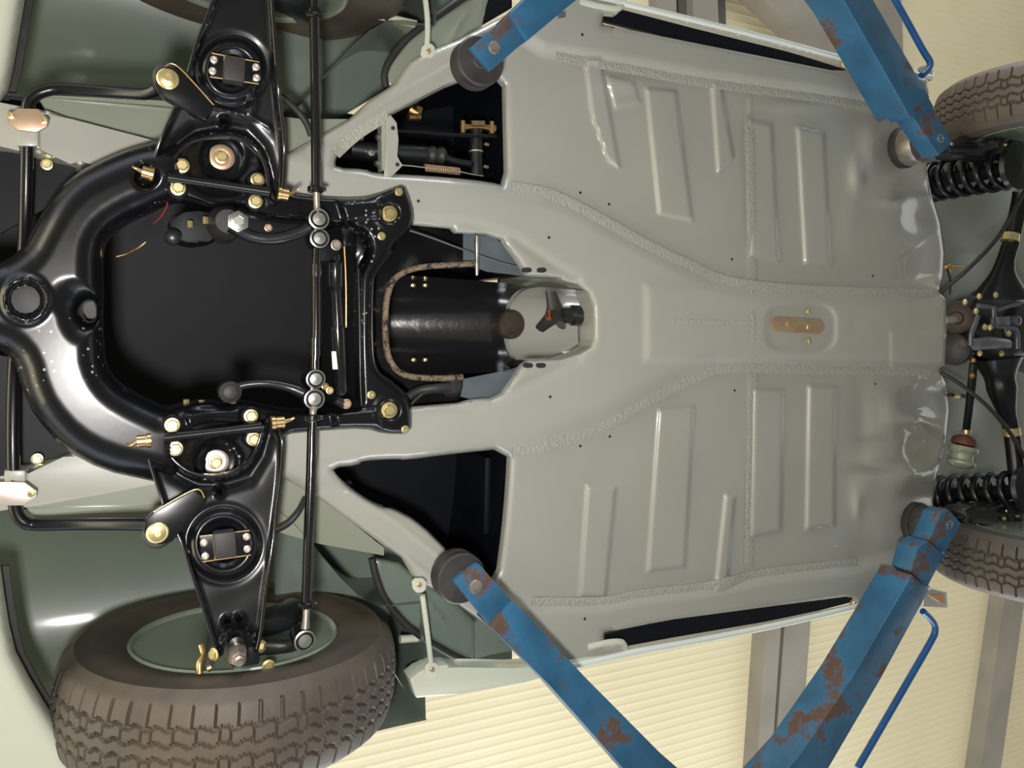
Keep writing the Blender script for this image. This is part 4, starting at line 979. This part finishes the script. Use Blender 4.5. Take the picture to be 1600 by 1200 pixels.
# compensating strut
cs = ptube('lateral_strut', [(1521, 568, -.03), (1518, 600, -.02), (1514, 640, -.0), (1510, 672, .02)], .0125, M['black'], car, n=16)
ptube('strut_collar', [(1510, 671, .02), (1510, 677, .02)], .0145, M['brass'], cs)
lathe('red_brown_bush', P(1507, 688, .02), P(1504, 704, .02)-P(1507, 688, .02), [(.020, -.016), (.036, -.006), (.040, .006), (.036, .016), (.02, .020)], M['redrust'], cs, n=26)
d_ = P(1502, 720, .02)-P(1507, 690, .02)
lathe('bush_bracket', P(1505, 702, .025), d_, [(.044, -.008), (.046, .004), (.034, .016), (.034, .035), (.044, .042), (.044, .05), (.03, .062), (0, .066)], M['greenl'], car, n=26)
for (u, v) in [(1520, 563), (1518, 587)]: bolt(cs, u, v, -.045, .008, M['brass'])
# brake cables and pipes
ptube('handbrake_cable', [(1468, 458, .0), (1490, 440, -.03), (1515, 418, -.06), (1560, 370, -.09), (1600, 300, -.11), (1640, 240, -.12)], .0065, M['rubber'], car)
ptube('handbrake_cable', [(1470, 582, .0), (1500, 600, -.04), (1540, 632, -.08), (1572, 668, -.10), (1600, 712, -.11), (1640, 780, -.12)], .0065, M['rubber'], car)
ptube('brake_pipe', [(1480, 420, .14), (1485, 440, .12), (1484, 460, .1)], .004, M['rubber'], car)
for pts in ([(1478, 417, .12), (1505, 418, .12)], [(1483, 411, .12), (1486, 425, .12)]): ptube('pipe_union', pts, .006, M['brass'], car)
ptube('brake_hose', [(1482, 617, .05), (1500, 618, .05), (1520, 622, .05)], .007, M['rubber'], car); ptube('pipe_union', [(1489, 618, .05), (1497, 618, .05)], .0105, M['gold'], car, n=6)
# coil springs, leaning outward to the trailing arms
def bigspring(pa, pb):
    A, B_ = P(*pa), P(*pb)
    V, Fc = coil(A, B_, .060, .0105, 6.0, 26, 12); o = mo('coil_spring', V, Fc, M['black'], car, recalc=True, angle=80, label='gloss black rear coil spring')
    lathe('spring_cup', A-(B_-A).normalized()*.012, B_-A, [(.05, -.03), (.070, -.02), (.070, .004), (.05, .006)], M['rubber'], o, n=32)
    lathe('spring_plate', B_+(B_-A).normalized()*.01, B_-A, [(0, -.006), (.072, -.006), (.078, .0), (.072, .012), (0, .02)], M['black'], o, n=36)
    lathe('damper_tube', A, B_-A, [(.024, 0), (.024, (B_-A).length), (0, (B_-A).length)], M['satin'], o, n=20)
bigspring((1462, 284, .14), (1582, 262, -.13))
bigspring((1478, 774, .14), (1600, 768, -.13))
for pts, hs in (([(1484, 222), (1494, 222), (1530, 222), (1560, 214), (1620, 210), (1700, 215), (1700, 275), (1620, 268), (1570, 256), (1530, 247), (1492, 246), (1484, 244)], -.07),
                ([(1502, 794), (1512, 792), (1548, 790), (1600, 780), (1700, 776), (1700, 836), (1600, 828), (1560, 826), (1520, 820), (1502, 821)], -.07)):
    ta_ = sheet('trailing_arm', pts, hs, M['cast'], car, step=4, relief=lambda U, V, D: -.010*np.exp(-((D-3)/3.)**2), thick=.05, rnd=1)
    cy = 235 if pts[0][1] < 500 else 806
    lathe('arm_hub', P(1590, cy, hs-.005), (0, 0, -1), [(.046, -.02), (.046, .002), (.036, .004), (.018, .003), (.014, .014), (0, .016)], M['cast'], ta_, n=28)
    for (du, dv) in ((-20, -8), (-22, 4), (6, -24), (8, 18)): bolt(ta_, 1590+du, cy+dv, hs-.008, .0055, M['gold'])

# ------------------------------------------------------------------ the lift
def lift_arm(label, plates, pad, padr, padh, bolts, rods, hole=None):
    root = empty('lift_arm', P(pad[0], pad[1], -.1))
    tag(root, label, 'lift arm', 'blue lift arms holding the car')
    for nm, ol, h, t in plates:
        prism(nm, ol, h, t, M['blue'], root, bev=.003)
    p = P(pad[0], pad[1], padh)
    lathe('rubber_pad', p, (0, 0, 1), [(0, -.002), (padr*.3, -.002), (padr*.34, 0), (padr*.93, 0), (padr, .004), (padr, .020), (padr*.97, .024), (padr, .028), (padr, .044), (padr*.96, .048), (0, .048)], M['padr'], root, n=48)
    for (u, v, h, r) in bolts: lathe('pad_bolt', P(u, v, h), (0, 0, -1), [(r, -.004), (r, .003), (r*.9, .005), (0, .005)], M['dsteel'], root, n=28)
    for pts in rods: tube('guard_rod', [P(*q) for q in pts], .0085, M['bluet'], root, n=12)
    return root
# front arms
lift_arm('blue lift arm under the front outrigger at the top, worn with brown rust',
         [('tip_plate', [(736, 73), (797, 22), (823, 62), (768, 110)], -.150, .018),
          ('arm_beam', [(797, 20), (868, -48), (1060, -230), (1120, -175), (960, -45), (890, 8), (825, 63)], -.160, .075)],
         (752, 94), .0535, -.122, [(772, 75, -.150, .0135)], [])
lift_arm('blue lift arm under the front outrigger at the bottom, scraped along its edges',
         [('tip_plate', [(709, 908), (748, 880), (801, 941), (766, 979)], -.150, .018),
          ('arm_beam', [(766, 979), (772, 984), (860, 1072), (1000, 1230), (1090, 1330), (1150, 1280), (1030, 1175), (916, 1060), (808, 946), (801, 941)], -.160, .075)],
         (722, 905), .0535, -.122, [(743, 916, -.150, .0145)], [])
def rear(label, pl, pc, hole, rods):
    root = empty('lift_arm', P(pc[0], pc[1], -.1)); tag(root, label, 'lift arm', 'blue lift arms holding the car')
    for nm, ol, h, t in pl: prism(nm, ol, h, t, M['blue'], root, bev=.003)
    top = P(pc[0], pc[1], -.015)
    # rubber ring, then threaded metal cup below it
    lathe('rubber_pad', top, (0, 0, -1), [(0, -.004), (.058, -.004), (.062, .0), (.063, .016), (.058, .020)], M['rubber'], root, n=44)
    lathe('pad_cup', top, (0, 0, -1), [(.040, .018), (.056, .020), (.058, .026), (.058, .062), (.054, .068), (.030, .070), (.016, .071), (.016, .088), (0, .088)], M['dsteel'] if pc[1] < 500 else M['padr'], root, n=44, label='worn metal cup of the lifting pad')
    lathe('pin_hole', P(*hole), (0, 0, -1), [(.0125, -.003), (.0125, .002), (.010, .0025), (.0095, -.002), (0, -.002)], M['steel'], root, n=24)
    for pts in rods: tube('guard_rod', [P(*q) for q in pts], .0095, M['bluet'], root, n=12)
    return root
rear('blue lift arm at the upper right reaching to the rear pad, side face stained',
     [('tip_plate', [(1425, 180), (1457, 166), (1488, 222), (1468, 243)], -.150, .055),
      ('inner_beam', [(1410, 168), (1448, 146), (1460, 168), (1424, 184)], -.155, .065),
      ('arm_beam', [(1419, 178), (1453, 152), (1364, 0), (1300, -110), (1220, -250), (1160, -210), (1240, -110), (1319, 0)], -.160, .10)],
     (1408, 232), (1470, 216, -.151), [[(1330, -110, -.14), (1398, 0, -.14), (1440, 75, -.14), (1453, 97, -.14), (1450, 108, -.14), (1440, 118, -.14)]])
rear('blue lift arm at the lower right under the rear pad, with a rust streak',
     [('tip_plate', [(1452, 845), (1470, 802), (1482, 796), (1502, 818), (1476, 866)], -.150, .055),
      ('inner_beam', [(1424, 893), (1434, 856), (1450, 845), (1476, 866), (1449, 918)], -.155, .065),
      ('arm_beam', [(1425, 898), (1452, 922), (1376, 1060), (1300, 1190), (1230, 1310), (1170, 1270), (1250, 1180), (1330, 1062)], -.160, .10)],
     (1428, 815), (1484, 820, -.151), [[(1442, 955, -.14), (1458, 972, -.14), (1461, 986, -.14), (1454, 1003, -.14), (1420, 1062, -.14), (1340, 1200, -.14)]])
for s, pv in ((-1, (1150, -205)), (1, (1165, 1325))):
    q = P(pv[0], pv[1], -.12); yc = s*(abs(q.y)+.40)
    c = empty('lift_column', (q.x, yc, 0))
    tag(c, 'blue steel lift column on the %s side of the car' % ('right' if s > 0 else 'left'), 'lift column')
    box('column_post', (q.x, yc, 1.35), (.30, .22, 2.70), M['blue'], c, bev=.01)
    box('base_plate', (q.x, yc, .01), (.6, .5, .02), M['blue'], c, bev=.004)
    box('carriage', (q.x, yc-s*.13, F0-.06), (.44, .12, .34), M['blue'], c, bev=.01)
    for dz in (-.195, -.02): box('pivot_plate', (q.x, q.y+s*.13, F0+dz), (.34, .26, .018), M['blue'], c, bev=.004)
